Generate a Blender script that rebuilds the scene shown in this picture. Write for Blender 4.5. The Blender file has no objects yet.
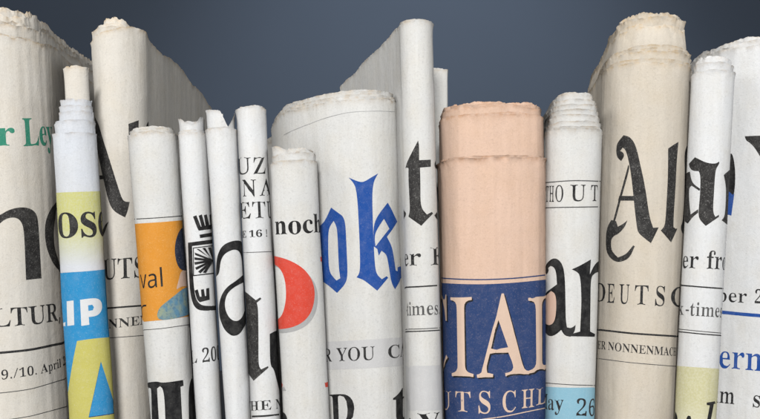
import bpy, math, random
import numpy as np
from mathutils import Vector
from mathutils.geometry import delaunay_2d_cdt

# ------------------------------------------------------------------ camera, light, exposure
S = 0.0005            # metres per unit: one unit is half a millimetre
DIST = 900.0          # camera to the front of the row, in units
FLOOR = -180.0        # height of the table below eye level, in units
EYE = -FLOOR * S
scene = bpy.context.scene
COL = scene.collection

cam_data = bpy.data.cameras.new("camera")
cam = bpy.data.objects.new("camera", cam_data)
COL.objects.link(cam)
cam.location = (0, -DIST * S, EYE)
cam.rotation_euler = (math.radians(90), 0, 0)
cam_data.sensor_width = 36
cam_data.lens = 36 * DIST / 760
cam_data.shift_y = 90.5 / 760
cam_data.clip_start = 0.01
cam_data.clip_end = 50
scene.camera = cam

world = bpy.data.worlds.new("World")
scene.world = world
world.use_nodes = True
world.node_tree.nodes["Background"].inputs[0].default_value = (0.80, 0.88, 1.0, 1)
world.node_tree.nodes["Background"].inputs[1].default_value = 0.075

scene.view_settings.view_transform = 'Standard'
scene.view_settings.look = 'None'
scene.view_settings.exposure = 0
scene.view_settings.gamma = 1
scene.view_settings.use_curve_mapping = False

def area_light(name, loc, target, size, power, color):
    d = bpy.data.lights.new(name, 'AREA')
    d.shape = 'DISK'; d.size = size; d.energy = power; d.color = color
    o = bpy.data.objects.new(name, d); COL.objects.link(o)
    o.location = loc
    o.rotation_euler = (Vector(target) - Vector(loc)).to_track_quat('-Z', 'Y').to_euler()
    return o

area_light("key_softbox", (-0.12, -1.28, 0.72), (0, 0, 0.13), 0.35, 28, (1.0, 0.985, 0.96))
area_light("left_softbox", (-1.25, -0.45, 1.0), (0, 0.05, 0.15), 0.7, 8, (1.0, 0.985, 0.96))
area_light("right_softbox", (1.25, -0.45, 1.0), (0, 0.05, 0.15), 0.7, 6.5, (0.97, 0.985, 1.0))
sp = bpy.data.lights.new("backdrop_spot", 'SPOT')
sp.energy = 72; sp.spot_size = math.radians(56); sp.spot_blend = 1.0; sp.shadow_soft_size = 0.1; sp.color = (0.92, 0.96, 1.0)
spo = bpy.data.objects.new("backdrop_spot", sp); COL.objects.link(spo)
spo.location = (0.10, 0.45, 1.55)
spo.rotation_euler = (Vector((0.10, 1.5, 0.46)) - spo.location).to_track_quat('-Z', 'Y').to_euler()

scene.render.engine = 'CYCLES'
scene.cycles.max_bounces = 6
scene.cycles.diffuse_bounces = 1

# ------------------------------------------------------------------ lettering outlines (units of 1/1000 em)
GLYPH_TEXT = '''
/ 250 7,0 185,480 243,480 64,0
0 375 188,-7 150,-3 118,7 91,24 69,48 51,76 39,111 30,150 25,193 23,241 25,289 30,332 39,371 51,405 69,433 91,456 118,473 150,483 189,486 225,483 257,473 283,456 305,433 322,405 336,370 345,331 351,288 353,240 351,193 345,150 336,110 322,76 305,47 283,24 256,7 225,-3|188,37 210,43 227,61 237,91 243,131 247,181 248,240 247,300 243,349 237,390 227,419 211,437 189,443 166,437 150,419 139,390 132,349 128,300 127,240 128,181 132,131 139,91 150,61 166,43
1 375 65,0 65,36 120,36 135,38 146,45 152,58 154,79 154,416 137,396 122,380 108,365 87,351 67,346 52,349 40,359 31,375 28,396 50,402 74,412 91,420 111,432 132,447 179,482 254,482 254,79 256,61 261,47 271,38 288,36 343,36 343,0
2 375 24,0 24,69 123,171 148,198 170,223 187,245 200,266 210,287 218,307 222,327 225,349 226,371 223,405 212,427 196,441 174,445 145,438 126,416 118,393 114,364 112,329 88,331 68,336 50,344 32,365 26,396 30,419 43,441 63,459 92,474 116,481 143,485 174,486 220,483 258,473 288,456 310,434 323,407 328,375 326,352 319,329 308,306 291,281 277,262 259,242 238,220 214,195 186,168 154,138 87,74 244,74 263,77 279,86 292,101 300,120 305,141 345,141 341,0
6 375 197,-7 165,-4 136,4 109,18 86,37 67,62 51,93 39,130 33,173 30,222 32,258 35,293 42,325 51,356 63,384 77,409 94,432 114,450 137,466 163,477 191,484 222,486 249,485 272,482 291,476 313,464 329,449 338,431 340,412 336,393 322,376 307,367 287,362 260,360 259,380 256,400 251,419 243,434 232,443 216,447 191,441 170,426 152,401 139,366 130,322 125,269 141,278 161,286 186,292 218,294 256,290 288,278 315,258 336,230 348,196 352,155 348,110 334,71 313,38 282,13 244,-2|199,38 222,44 239,64 248,85 253,113 255,148 253,181 247,208 238,228 219,247 193,253 174,251 154,243 137,232 125,221 128,162 135,116 147,81 162,57 179,42
9 375 152,-7 127,-5 106,-2 88,4 67,17 53,33 45,51 42,69 44,83 50,94 61,102 75,107 87,80 103,56 126,41 156,36 205,57 237,122 251,230 234,212 212,198 186,188 155,185 119,189 87,201 60,220 40,248 28,282 24,324 26,355 32,383 42,409 56,431 74,450 95,466 120,477 147,484 177,486 209,484 238,476 264,463 287,444 307,420 323,390 335,353 343,310 345,261 344,225 340,190 334,157 326,126 315,97 301,72 284,49 264,30 241,14 215,3 185,-4|184,233 206,236 224,245 239,260 251,278 248,330 242,372 231,403 217,424 201,437 181,441 156,434 137,413 128,391 123,362 121,328 128,275 149,244
A 437 -9,0 -9,18 9,21 24,30 36,47 49,75 206,466 224,465 384,87 399,55 411,34 425,22 443,18 443,0 229,0 229,18 259,21 277,30 283,46 281,59 273,81 253,132 103,132 79,71 76,59 75,48 87,26 124,18 128,18 128,0|113,161 242,161 177,319
C 468 257,-11 213,-7 174,3 137,20 105,43 78,71 56,104 39,142 29,184 26,228 30,273 39,314 56,351 79,384 106,412 139,435 176,452 216,462 259,465 292,463 328,454 367,440 377,436 388,435 408,443 419,465 437,465 437,308 420,308 403,347 381,380 356,407 328,427 298,439 265,443 198,419 157,347 144,226 159,114 203,46 278,24 305,26 331,33 358,45 383,61 407,81 428,106 447,89 395,33 332,0
D 496 20,0 20,17 47,21 63,30 71,46 74,75 74,374 71,407 61,426 43,435 15,439 15,455 222,455 296,449 357,429 405,396 440,351 461,295 468,228 441,101 362,25 228,0|222,24 262,30 295,47 319,75 337,115 347,166 351,229 336,342 294,410 223,433 202,431 190,423 184,409 182,385 182,72 184,48 190,34 202,27
E 442 14,0 14,17 44,20 62,30 72,48 75,78 75,369 72,405 62,425 44,435 16,439 16,455 399,455 399,320 383,320 375,357 361,386 340,406 312,420 276,428 232,430 213,430 200,428 186,417 184,405 183,388 183,246 193,246 221,248 243,256 259,269 272,288 281,313 288,345 304,345 304,118 287,118 284,143 280,164 273,181 259,201 241,213 216,220 185,222 183,222 183,67 185,47 192,35 206,29 230,28 261,29 289,32 313,39 335,48 354,60 371,75 386,94 399,116 411,143 430,143 402,0
F 404 15,0 15,17 45,23 62,34 72,53 75,84 75,375 71,405 61,423 43,433 14,439 14,455 394,455 394,320 377,320 372,345 365,367 355,385 336,406 310,420 288,426 261,430 230,431 212,431 200,429 186,421 183,412 182,398 182,247 190,247 217,250 239,257 256,270 269,289 278,314 284,347 302,347 302,118 285,118 279,154 269,181 257,200 239,213 217,221 189,224 182,224 182,81 183,59 188,43 196,31 210,24 229,19 257,17 257,0
G 508 268,-10 222,-7 179,3 141,19 108,42 80,70 57,103 41,141 31,183 28,229 31,274 41,315 57,352 80,385 107,413 139,435 176,452 215,462 257,465 293,463 330,454 369,441 388,436 406,443 412,452 419,465 437,465 437,308 420,308 409,334 397,357 382,379 366,397 348,413 329,426 309,436 288,441 267,443 200,419 159,347 146,228 150,163 161,110 180,67 206,37 238,19 275,13 308,16 328,27 339,45 343,71 343,128 339,154 329,170 309,179 275,182 275,198 500,198 500,182 473,179 457,171 449,155 446,128 446,29 387,7 328,-6
H 523 15,0 15,17 45,22 62,32 72,50 75,81 75,379 71,406 62,424 44,434 16,439 16,455 242,455 242,439 220,436 204,432 193,425 187,415 183,400 182,379 182,251 342,251 342,379 341,400 337,415 331,425 320,432 304,436 282,439 282,455 507,455 507,439 478,434 461,424 452,407 449,379 449,81 452,52 461,33 478,22 507,17 507,0 282,0 282,17 311,21 329,31 339,49 342,81 342,221 182,221 182,81 185,50 194,32 212,22 242,17 242,0
I 261 13,0 13,17 42,23 61,32 72,49 75,75 75,387 72,412 63,427 45,435 13,439 13,455 244,455 244,439 214,435 196,427 186,412 183,387 183,77 184,59 187,44 194,34 206,26 223,21 246,17 246,0
L 426 15,0 15,17 45,22 62,32 72,50 75,81 75,379 71,407 62,425 44,434 16,439 16,455 250,455 250,439 226,437 208,434 196,427 188,416 183,401 182,379 182,83 183,62 185,47 191,37 200,31 214,28 234,28 264,29 291,33 315,40 335,49 354,63 370,80 384,100 397,125 409,154 427,154 402,0
M 634 14,0 14,17 43,22 61,32 72,50 75,79 75,382 74,402 71,416 64,426 53,432 37,436 15,439 15,455 185,455 317,142 449,455 617,455 617,439 590,433 573,423 563,405 560,378 560,85 561,61 565,43 571,31 582,23 596,19 617,17 617,0 396,0 396,17 417,20 433,25 443,32 450,44 453,61 455,83 455,399 288,0 270,0 105,389 105,80 109,48 120,30 139,20 169,17 169,0
N 494 403,-11 107,350 107,79 110,49 119,31 136,21 167,17 167,0 18,0 18,17 39,19 54,23 65,30 71,41 75,57 76,79 76,388 49,421 36,433 18,439 18,455 156,455 391,169 391,377 390,399 386,414 379,425 369,431 353,436 331,439 331,455 480,455 480,439 450,434 433,425 425,407 422,377 422,-11
O 525 261,-11 228,-9 198,-3 169,7 142,21 117,38 94,58 75,81 58,106 45,134 35,163 29,195 28,228 29,260 35,292 45,321 58,349 75,374 95,397 117,417 143,434 170,448 200,458 232,464 265,466 298,464 328,458 357,448 384,435 409,418 431,399 451,376 467,351 481,323 490,293 496,261 498,228 496,195 490,163 481,134 467,106 450,81 430,58 408,38 383,21 355,7 325,-3 294,-9|265,12 328,36 367,108 379,228 376,293 365,346 348,389 324,419 294,437 260,443 196,419 158,347 145,228 149,163 159,109 177,67 201,37 230,18
R 473 15,0 15,17 45,22 62,32 72,50 75,81 75,379 71,406 62,424 44,434 16,439 16,455 217,455 278,452 329,442 367,426 395,403 412,372 417,334 406,285 372,248 315,224 432,50 443,36 452,26 463,19 478,17 480,17 480,0 338,0 201,212 182,212 182,81 185,50 194,32 212,22 242,17 242,0|182,234 203,234 235,236 261,245 280,258 293,278 301,304 304,336 295,389 268,421 224,431 202,429 190,422 184,409 182,385
S 390 43,-11 43,158 62,158 75,113 91,77 111,50 136,30 164,19 197,15 220,17 241,24 257,36 273,60 279,89 273,117 255,140 225,160 163,191 127,210 99,231 77,253 62,276 53,302 50,332 52,358 57,381 67,403 80,421 96,437 115,449 136,459 160,464 185,466 206,465 229,461 255,456 282,448 291,446 300,445 313,450 320,466 339,466 339,319 322,319 315,343 305,365 293,385 280,402 265,417 248,429 222,441 194,445 163,440 140,426 125,406 120,380 124,356 137,336 151,325 168,314 189,303 253,273 279,260 300,247 317,233 337,211 350,188 357,162 359,133 357,106 350,80 339,58 323,38 304,21 281,8 254,-2 225,-8 192,-10 175,-9 158,-8 142,-4 126,1 110,6 98,9 85,12 69,7 61,-11
T 423 92,0 92,17 123,21 142,31 152,50 156,81 156,433 149,433 116,430 88,420 65,403 47,380 35,352 29,318 11,318 11,455 410,455 410,317 394,317 375,382 333,420 269,433 263,433 263,81 267,49 276,30 296,21 328,17 328,0
U 492 248,-13 192,-8 147,6 114,29 91,61 78,103 73,155 73,379 70,406 61,424 43,434 15,439 15,455 240,455 240,439 219,436 202,432 192,425 185,415 182,400 181,379 181,140 183,104 191,74 203,51 221,35 245,25 275,22 340,37 379,83 392,159 392,378 389,406 379,423 360,433 328,439 328,455 474,455 474,439 448,432 433,421 425,404 422,378 422,181 418,118 403,69 380,32 346,7 302,-8
V 428 212,-13 44,381 33,403 22,420 8,432 -14,439 -14,455 211,455 211,439 184,437 166,432 156,423 152,410 155,397 161,378 259,143 348,377 353,394 355,409 351,423 342,432 324,437 299,439 299,455 442,455 442,439 423,436 408,427 395,411 382,383 230,-13
Y 426 101,0 101,17 131,22 148,32 157,50 161,81 161,179 46,387 29,414 14,429 1,435 -13,438 -13,455 207,455 207,438 195,438 179,436 167,432 156,416 158,405 164,392 248,226 333,366 345,389 349,408 336,430 298,438 295,438 295,455 439,455 439,438 423,434 409,424 396,411 383,392 268,203 268,81 271,50 280,32 298,22 328,17 328,0
Z 442 20,0 20,11 276,430 214,430 186,429 162,425 141,420 115,407 94,386 82,367 71,344 61,316 44,316 57,455 406,455 406,443 153,29 239,29 282,32 319,43 349,61 374,87 393,121 407,164 424,164 407,0
a 344 255,-10 226,-5 208,10 200,35 168,11 133,-4 95,-9 64,-4 40,11 25,34 20,63 25,91 39,115 63,136 98,155 143,173 199,190 199,241 196,266 187,282 171,292 148,296 115,290 104,274 113,257 121,243 123,231 120,215 110,202 95,194 77,191 59,194 45,203 36,218 33,236 37,259 49,278 69,295 95,308 115,314 137,317 162,318 205,315 239,307 263,292 280,271 290,244 293,210 293,62 293,48 295,40 304,34 320,42 329,28 306,7 281,-6|151,34 162,35 174,41 187,50 199,63 199,169 154,151 127,123 118,84 122,56 133,39
b 361 43,-11 43,388 41,414 37,428 26,436 8,439 8,455 138,455 138,279 162,301 190,314 221,318 244,316 265,310 284,299 301,284 315,266 326,245 335,221 340,195 342,166 340,133 333,103 323,75 308,51 291,30 270,13 246,0 220,-8 192,-10 162,-6 133,7 105,28 53,-11|183,14 204,18 220,30 232,49 239,77 244,114 245,160 244,197 239,228 231,251 212,273 184,280 169,277 155,270 144,257 138,242 138,69 143,38 158,20
c 293 156,-10 131,-8 108,-1 87,11 67,26 51,45 38,68 28,93 21,120 19,150 22,181 29,210 40,237 55,260 74,280 96,297 120,309 146,317 175,319 204,317 230,310 250,298 271,275 277,245 275,228 266,215 253,207 236,204 214,209 201,225 196,251 197,261 197,271 190,290 169,297 138,285 118,248 112,187 115,142 123,105 137,76 156,55 178,42 204,38 227,42 250,53 271,72 285,60 248,21 205,-2
e 301 154,-10 129,-8 106,-1 85,10 66,26 50,45 37,69 27,95 21,125 19,157 21,187 28,215 38,240 51,263 68,282 87,298 109,309 132,316 157,318 193,314 224,301 249,280 268,251 279,216 283,173 283,166 117,166 127,97 154,56 199,42 225,47 248,62 270,86 285,73 248,27 205,-1|116,192 201,192 201,215 201,241 198,261 193,277 181,292 161,297 136,286 121,255 116,203
f 214 15,0 15,16 30,18 40,22 50,35 52,48 52,73 52,277 16,277 16,310 52,310 52,353 56,386 67,413 85,436 109,452 139,461 174,465 200,463 222,456 240,446 257,425 263,400 260,381 252,367 239,358 224,355 208,358 195,365 187,376 185,391 187,405 193,420 196,426 197,433 193,441 180,443 163,440 153,430 149,413 148,390 148,310 203,310 203,277 148,277 148,65 150,40 158,26 173,18 199,16 199,0
g 327 146,-140 106,-138 73,-132 48,-122 22,-100 14,-75 20,-54 38,-38 69,-26 44,-10 29,9 24,30 28,54 42,74 57,86 77,98 102,110 58,135 31,169 22,212 27,242 40,268 53,282 69,295 88,305 109,312 132,317 157,318 183,317 208,312 233,304 317,304 317,268 268,268 281,248 289,226 291,203 288,176 276,151 258,131 234,116 215,108 194,104 172,103 157,103 142,104 126,102 112,94 104,84 101,71 111,55 141,49 175,49 208,48 236,45 259,40 285,29 303,13 312,-9 316,-37 311,-67 296,-92 272,-113 239,-128 197,-137|157,124 178,130 190,146 195,163 198,184 199,211 198,238 195,260 190,276 178,292 157,297 137,292 124,276 118,260 115,238 114,211 115,184 118,163 124,146 137,130|161,-116 218,-111 252,-94 263,-66 260,-51 249,-41 231,-36 205,-34 97,-34 79,-52 73,-73 79,-89 95,-103 111,-111 133,-115
h 381 18,0 18,16 35,19 45,26 51,37 52,56 52,399 51,417 46,429 36,437 19,440 19,455 148,455 148,267 175,295 207,313 243,318 292,306 321,271 330,212 330,56 332,38 337,26 347,19 363,16 363,0 202,0 202,16 207,16 228,26 235,56 235,217 234,241 229,258 219,268 203,271 183,267 164,255 148,235 148,56 149,38 154,26 164,19 180,16 180,0
i 198 101,362 81,366 65,376 54,393 50,412 54,432 65,449 81,460 101,463 120,460 137,449 147,432 151,412 147,393 136,376 120,366|18,0 18,16 35,19 45,26 51,37 52,56 52,252 51,272 47,285 37,291 20,293 21,310 148,310 148,56 150,38 154,26 164,19 180,16 180,0
k 359 17,0 17,16 35,19 45,26 51,38 52,56 52,398 51,417 47,429 38,436 20,439 21,455 148,455 148,169 227,248 240,264 244,278 235,290 209,293 206,293 206,310 345,310 345,293 320,289 297,278 275,260 222,209 346,34 360,21 376,16 376,0 211,0 211,16 217,16 234,20 239,32 232,49 163,147 148,134 148,56 149,38 154,26 164,19 180,16 180,0
l 199 18,0 18,16 35,19 45,26 51,37 52,56 52,398 51,417 47,429 38,436 20,439 20,455 148,455 148,56 150,38 154,26 164,19 180,16 180,0
m 554 18,0 18,16 35,19 45,26 51,37 52,56 52,253 51,271 46,284 36,291 19,294 19,310 146,310 146,265 173,294 204,312 237,318 277,312 305,293 320,261 348,293 381,312 418,318 465,306 494,271 504,212 504,56 505,38 510,26 520,19 536,16 536,0 377,0 377,16 393,19 403,26 408,38 410,56 410,217 408,241 404,258 394,268 377,271 358,268 341,256 324,237 324,56 326,38 331,26 340,19 356,16 356,0 199,0 199,16 215,19 225,26 230,38 232,56 232,217 230,241 226,258 216,268 199,271 180,267 162,255 146,235 146,56 148,38 152,27 162,19 177,16 177,0
n 381 18,0 18,16 35,19 45,26 51,37 52,56 52,253 51,271 46,284 36,291 19,294 19,310 148,310 148,267 175,296 207,313 243,318 292,306 321,271 330,212 330,56 332,38 337,26 347,19 363,16 363,0 202,0 202,16 207,16 228,26 235,56 235,217 234,241 229,258 219,268 203,271 183,267 164,255 148,235 148,56 149,38 154,26 164,19 180,16 180,0
o 336 169,-10 140,-8 114,-1 90,11 69,27 52,47 38,70 27,96 21,124 19,154 21,184 27,213 38,239 52,262 69,281 90,297 114,309 140,316 168,318 196,316 222,309 245,298 266,282 283,263 298,240 308,214 315,185 317,154 315,123 308,94 298,69 284,46 266,26 245,11 222,-1 197,-8|169,11 193,18 209,39 214,56 217,81 219,102 219,126 220,154 218,206 214,245 208,271 192,292 169,299 144,292 128,271 122,245 118,206 117,154 117,127 118,103 120,82 123,56 128,39 144,18
p 371 17,-139 17,-124 31,-122 40,-117 50,-101 52,-86 52,-64 52,243 51,269 46,283 37,291 19,295 19,310 143,310 143,263 166,294 195,313 230,319 253,317 274,310 293,298 309,283 323,264 335,241 343,216 348,189 350,160 348,128 343,99 334,72 323,48 308,28 291,12 272,0 250,-8 227,-10 196,-5 170,9 148,32 148,-58 149,-81 152,-99 158,-110 167,-118 180,-121 197,-123 197,-139|195,28 222,36 239,59 247,84 251,116 253,154 251,192 247,223 241,248 225,270 199,278 179,273 162,259 148,235 148,69 160,46 176,33
r 287 18,0 18,16 35,19 45,26 51,37 52,56 52,252 51,273 46,285 37,291 20,293 21,310 146,310 146,252 158,272 172,288 187,301 210,314 233,318 258,315 275,304 286,287 289,266 287,248 278,234 265,225 248,222 233,224 222,231 214,240 207,250 199,257 189,260 175,255 162,241 152,220 149,192 149,56 152,37 159,25 173,19 197,16 197,0
s 288 151,-10 132,-8 110,-3 87,6 73,9 60,4 51,-9 36,-9 36,105 53,105 61,79 72,57 87,39 112,21 140,15 162,18 179,27 189,40 192,58 183,84 156,105 107,130 85,142 68,155 54,169 41,193 37,220 40,247 49,270 65,291 86,306 111,316 141,319 153,318 166,316 181,312 199,308 206,306 213,305 223,308 230,319 244,319 244,222 228,222 220,244 209,262 196,277 174,291 149,296 130,294 116,286 108,274 105,259 107,244 115,232 128,222 146,212 191,189 212,178 229,165 241,151 253,127 257,95 254,65 244,39 228,18 206,2 181,-7
t 228 124,-9 99,-7 80,-1 66,10 56,26 50,46 48,71 48,279 20,279 20,300 46,324 68,347 88,369 105,389 118,407 129,424 144,424 144,310 208,310 208,279 144,279 144,82 146,64 149,51 157,43 168,40 189,49 206,75 222,66 198,24 165,-1
v 306 142,-10 38,248 30,267 22,281 12,290 -3,293 -3,310 164,310 164,294 156,294 136,290 129,276 130,268 185,122 236,253 240,264 241,272 232,289 203,294 203,310 305,310 305,295 289,289 278,279 269,264 260,243 160,-10
y 300 52,-140 29,-137 10,-125 -3,-107 -7,-84 -4,-67 5,-53 18,-43 36,-40 51,-42 64,-49 72,-61 75,-76 74,-81 74,-87 86,-99 99,-92 114,-74 122,-60 129,-44 135,-26 140,-5 36,251 30,264 25,275 15,287 -3,293 -5,293 -5,310 162,310 162,293 146,292 136,289 128,275 130,267 133,257 185,119 230,241 236,260 238,274 229,289 219,292 203,293 203,310 300,310 300,293 287,290 277,281 268,265 259,242 162,-24 151,-53 140,-77 129,-96 113,-117 95,-131 76,-138
. 180 89,-9 74,-7 60,1 51,15 48,36 51,57 60,71 74,79 89,81 106,79 119,71 129,57 132,36 129,15 119,1 106,-7
, 180 28,-87 34,-60 40,-32 47,-3 53,27 57,53 61,78 124,78 129,71 122,46 114,20 104,-8 93,-35 82,-62 71,-87
- 216 27,154 27,206 189,206 189,154
! 181 71,135 54,480 126,480 109,135|90,-9 74,-7 60,1 51,15 48,36 51,57 60,71 74,79 90,81 106,79 119,71 129,57 132,36 129,15 119,1 106,-7
sv 341 136,0 0,360 63,360 140,148 145,132 151,115 157,97 162,80 166,65 169,52 171,52 175,65 179,81 184,98 190,116 201,148 278,360 341,360 204,0
sa 377 144,-7 114,-4 86,5 63,19 45,40 34,67 31,100 36,133 50,161 73,183 106,200 150,210 203,215 265,217 265,238 262,265 256,286 245,301 222,314 190,318 163,316 136,310 112,301 89,291 71,335 96,347 126,357 148,362 170,365 193,366 233,363 266,353 291,337 308,314 319,283 322,245 322,0 279,0 268,51 265,51 249,33 233,19 216,7 196,0 173,-5|158,41 187,44 212,52 234,66 251,86 261,112 264,144 264,176 211,174 171,170 140,163 118,152 98,130 92,99 97,73 110,55 132,44
sl 173 57,0 57,510 116,510 116,0
sr 277 57,0 57,360 105,360 112,294 115,294 128,313 143,330 160,345 179,357 201,364 225,367 235,366 247,366 258,364 267,363 260,308 241,312 221,313 194,309 169,298 147,280 131,256 123,236 118,215 116,192 116,0
sE 373 65,0 65,480 333,480 333,426 126,426 126,277 321,277 321,224 126,224 126,53 333,53 333,0
s1 384 181,0 181,335 181,361 181,381 182,399 183,418 173,408 164,400 142,381 91,339 60,379 189,480 238,480 238,0
s6 384 200,-7 171,-4 143,3 118,16 95,34 75,57 59,86 47,120 39,160 37,205 38,239 41,273 46,307 54,339 65,369 79,397 97,423 119,444 146,462 177,475 214,484 257,486 271,486 288,485 303,483 316,480 316,430 303,433 288,436 273,437 258,438 229,436 203,431 181,422 162,411 145,397 132,380 121,361 113,341 106,318 101,295 98,270 96,244 100,244 119,266 143,284 163,293 187,298 214,300 253,296 286,283 314,262 336,233 348,197 353,154 348,108 334,69 311,36 281,12 244,-2|199,43 226,46 249,55 268,70 283,92 291,120 294,154 292,183 284,207 271,227 253,242 230,251 201,254 172,251 146,241 126,226 110,208 100,187 97,166 100,137 108,108 122,82 142,61 168,48
sG 489 271,-7 224,-3 182,7 145,23 114,46 88,74 67,108 53,148 44,191 41,240 44,288 54,331 71,370 93,404 121,433 155,456 195,473 240,483 289,486 316,485 341,483 366,479 389,473 411,466 433,458 410,406 392,413 373,419 352,425 331,430 309,432 286,433 233,427 188,410 152,381 125,343 109,296 104,240 106,203 112,169 123,139 137,112 157,89 181,70 210,57 245,48 285,46 314,47 338,49 360,53 379,57 379,199 273,199 273,253 439,253 439,18 413,10 387,4 361,-1 333,-4 303,-6'''
GLYPHS = {}
for _l in GLYPH_TEXT.strip().split('\n'):
    k, a, c = _l.split(' ', 2)
    GLYPHS[k] = (int(a), [np.array([[int(v) for v in p.split(',')] for p in cc.split(' ')], float) for cc in c.split('|')])
CAP = 455.0
FONT_SIDE = 1.0   # which side of an outline is ink

# ------------------------------------------------------------------ noise
def _hash(i, j, seed):
    n = (i * 374761393 + j * 668265263 + seed * 1442695041) & 0x7fffffff
    n = ((n ^ (n >> 13)) * 1274126177) & 0x7fffffff
    n = ((n ^ (n >> 16)) * 668265263) & 0x7fffffff
    return ((n ^ (n >> 15)) & 0xffff) / 32767.5 - 1.0

def noise2(x, y, seed):
    x = np.asarray(x, float); y = np.asarray(y, float)
    x, y = np.broadcast_arrays(x, y)
    i = np.floor(x).astype(np.int64); j = np.floor(y).astype(np.int64)
    fx = x - i; fy = y - j
    fx = fx * fx * (3 - 2 * fx); fy = fy * fy * (3 - 2 * fy)
    a = _hash(i, j, seed); b = _hash(i + 1, j, seed); c = _hash(i, j + 1, seed); d = _hash(i + 1, j + 1, seed)
    return (a * (1 - fx) + b * fx) * (1 - fy) + (c * (1 - fx) + d * fx) * fy

# ------------------------------------------------------------------ materials
def nodes_of(name):
    m = bpy.data.materials.new(name); m.use_nodes = True
    nt = m.node_tree
    return m, nt, nt.nodes, nt.links, nt.nodes["Principled BSDF"]

def mixc(nt, fac, a, b, blend='MIX'):
    n = nt.nodes.new('ShaderNodeMix'); n.data_type = 'RGBA'; n.blend_type = blend
    for sock, v in ((n.inputs[0], fac), (n.inputs[6], a), (n.inputs[7], b)):
        if isinstance(v, (int, float)): sock.default_value = v
        elif isinstance(v, tuple): sock.default_value = (*v, 1)
        else: nt.links.new(v, sock)
    return n.outputs[2]

def noise_node(nt, scale, detail=2.0, stretch=None, rough=0.55):
    tc = nt.nodes.new('ShaderNodeTexCoord')
    n = nt.nodes.new('ShaderNodeTexNoise')
    n.inputs['Scale'].default_value = scale; n.inputs['Detail'].default_value = detail
    n.inputs['Roughness'].default_value = rough
    # every object carries its own stretch of the grain
    oi = nt.nodes.new('ShaderNodeObjectInfo'); vm = nt.nodes.new('ShaderNodeVectorMath'); vm.operation = 'MULTIPLY_ADD'
    nt.links.new(oi.outputs['Random'], vm.inputs[0]); vm.inputs[1].default_value = (3.1, 2.3, 4.7); nt.links.new(tc.outputs['Object'], vm.inputs[2])
    if stretch:
        mp = nt.nodes.new('ShaderNodeMapping'); mp.inputs['Scale'].default_value = stretch
        nt.links.new(vm.outputs[0], mp.inputs['Vector']); nt.links.new(mp.outputs[0], n.inputs['Vector'])
    else:
        nt.links.new(vm.outputs[0], n.inputs['Vector'])
    return n.outputs[0]

def remap(nt, v, a, b, c=0.0, d=1.0):
    n = nt.nodes.new('ShaderNodeMapRange')
    nt.links.new(v, n.inputs[0])
    for i, x in enumerate((a, b, c, d)): n.inputs[i + 1].default_value = x
    return n.outputs[0]

def math_node(nt, op, a, b):
    n = nt.nodes.new('ShaderNodeMath'); n.operation = op
    for s_, v in ((n.inputs[0], a), (n.inputs[1], b)):
        if isinstance(v, (int, float)): s_.default_value = v
        else: nt.links.new(v, s_)
    return n.outputs[0]

def fibre_bump(nt, bsdf, strength=0.5):
    f = noise_node(nt, 1500, 3)
    st = noise_node(nt, 1.0, 3, (420, 420, 60))
    lo = noise_node(nt, 130, 3)
    h = math_node(nt, 'ADD', math_node(nt, 'MULTIPLY', f, 0.5), math_node(nt, 'ADD', math_node(nt, 'MULTIPLY', st, 0.7), math_node(nt, 'MULTIPLY', lo, 1.3)))
    w = noise_node(nt, 1.0, 1.5, (75, 75, 38))
    w = math_node(nt, 'ABSOLUTE', math_node(nt, 'SUBTRACT', w, 0.5), 0.0)
    h = math_node(nt, 'ADD', h, remap(nt, w, 0.0, 0.03, 0.14, 0.0))
    b = nt.nodes.new('ShaderNodeBump'); b.inputs['Strength'].default_value = strength; b.inputs['Distance'].default_value = 0.0004
    nt.links.new(h, b.inputs['Height']); nt.links.new(b.outputs[0], bsdf.inputs['Normal'])

def paper_material(name, color, tan=0.6, speck=0.5, edge_tint=(0.50, 0.36, 0.20)):
    m, nt, N, L, p = nodes_of(name)
    speck = speck * 0.75
    dark = tuple(c * 0.62 for c in color)
    light = tuple(min(c * 1.10, 0.92) for c in color)
    warm = (color[0] * 0.97, color[1] * 0.92, color[2] * 0.83)
    c = mixc(nt, remap(nt, noise_node(nt, 75, 4), 0.40, 0.75, 0, 0.55), color, warm)
    c = mixc(nt, remap(nt, noise_node(nt, 1.0, 3, (330, 330, 40)), 0.45, 0.75, 0, 0.55), c, light)
    c = mixc(nt, remap(nt, noise_node(nt, 900, 3, None, 0.7), 0.53, 0.72, 0, speck), c, dark)
    c = mixc(nt, remap(nt, noise_node(nt, 1.0, 2, (900, 900, 2600)), 0.62, 0.72, 0, speck * 0.9), c, dark)
    c = mixc(nt, remap(nt, noise_node(nt, 1300, 2), 0.57, 0.70, 0, 0.6), c, light)
    at = nt.nodes.new('ShaderNodeAttribute'); at.attribute_name = 'edge'
    e = at.outputs['Fac']
    et = math_node(nt, 'MULTIPLY', e, remap(nt, noise_node(nt, 190, 4), 0.36, 0.60, 0, tan))
    c = mixc(nt, et, c, edge_tint)
    ew = math_node(nt, 'MULTIPLY', e, remap(nt, noise_node(nt, 420, 3), 0.48, 0.60, 0, 0.8))
    c = mixc(nt, ew, c, light)
    L.new(c, p.inputs['Base Color'])
    p.inputs['Roughness'].default_value = 0.92
    p.inputs['Specular IOR Level'].default_value = 0.12
    fibre_bump(nt, p)
    return m

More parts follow.
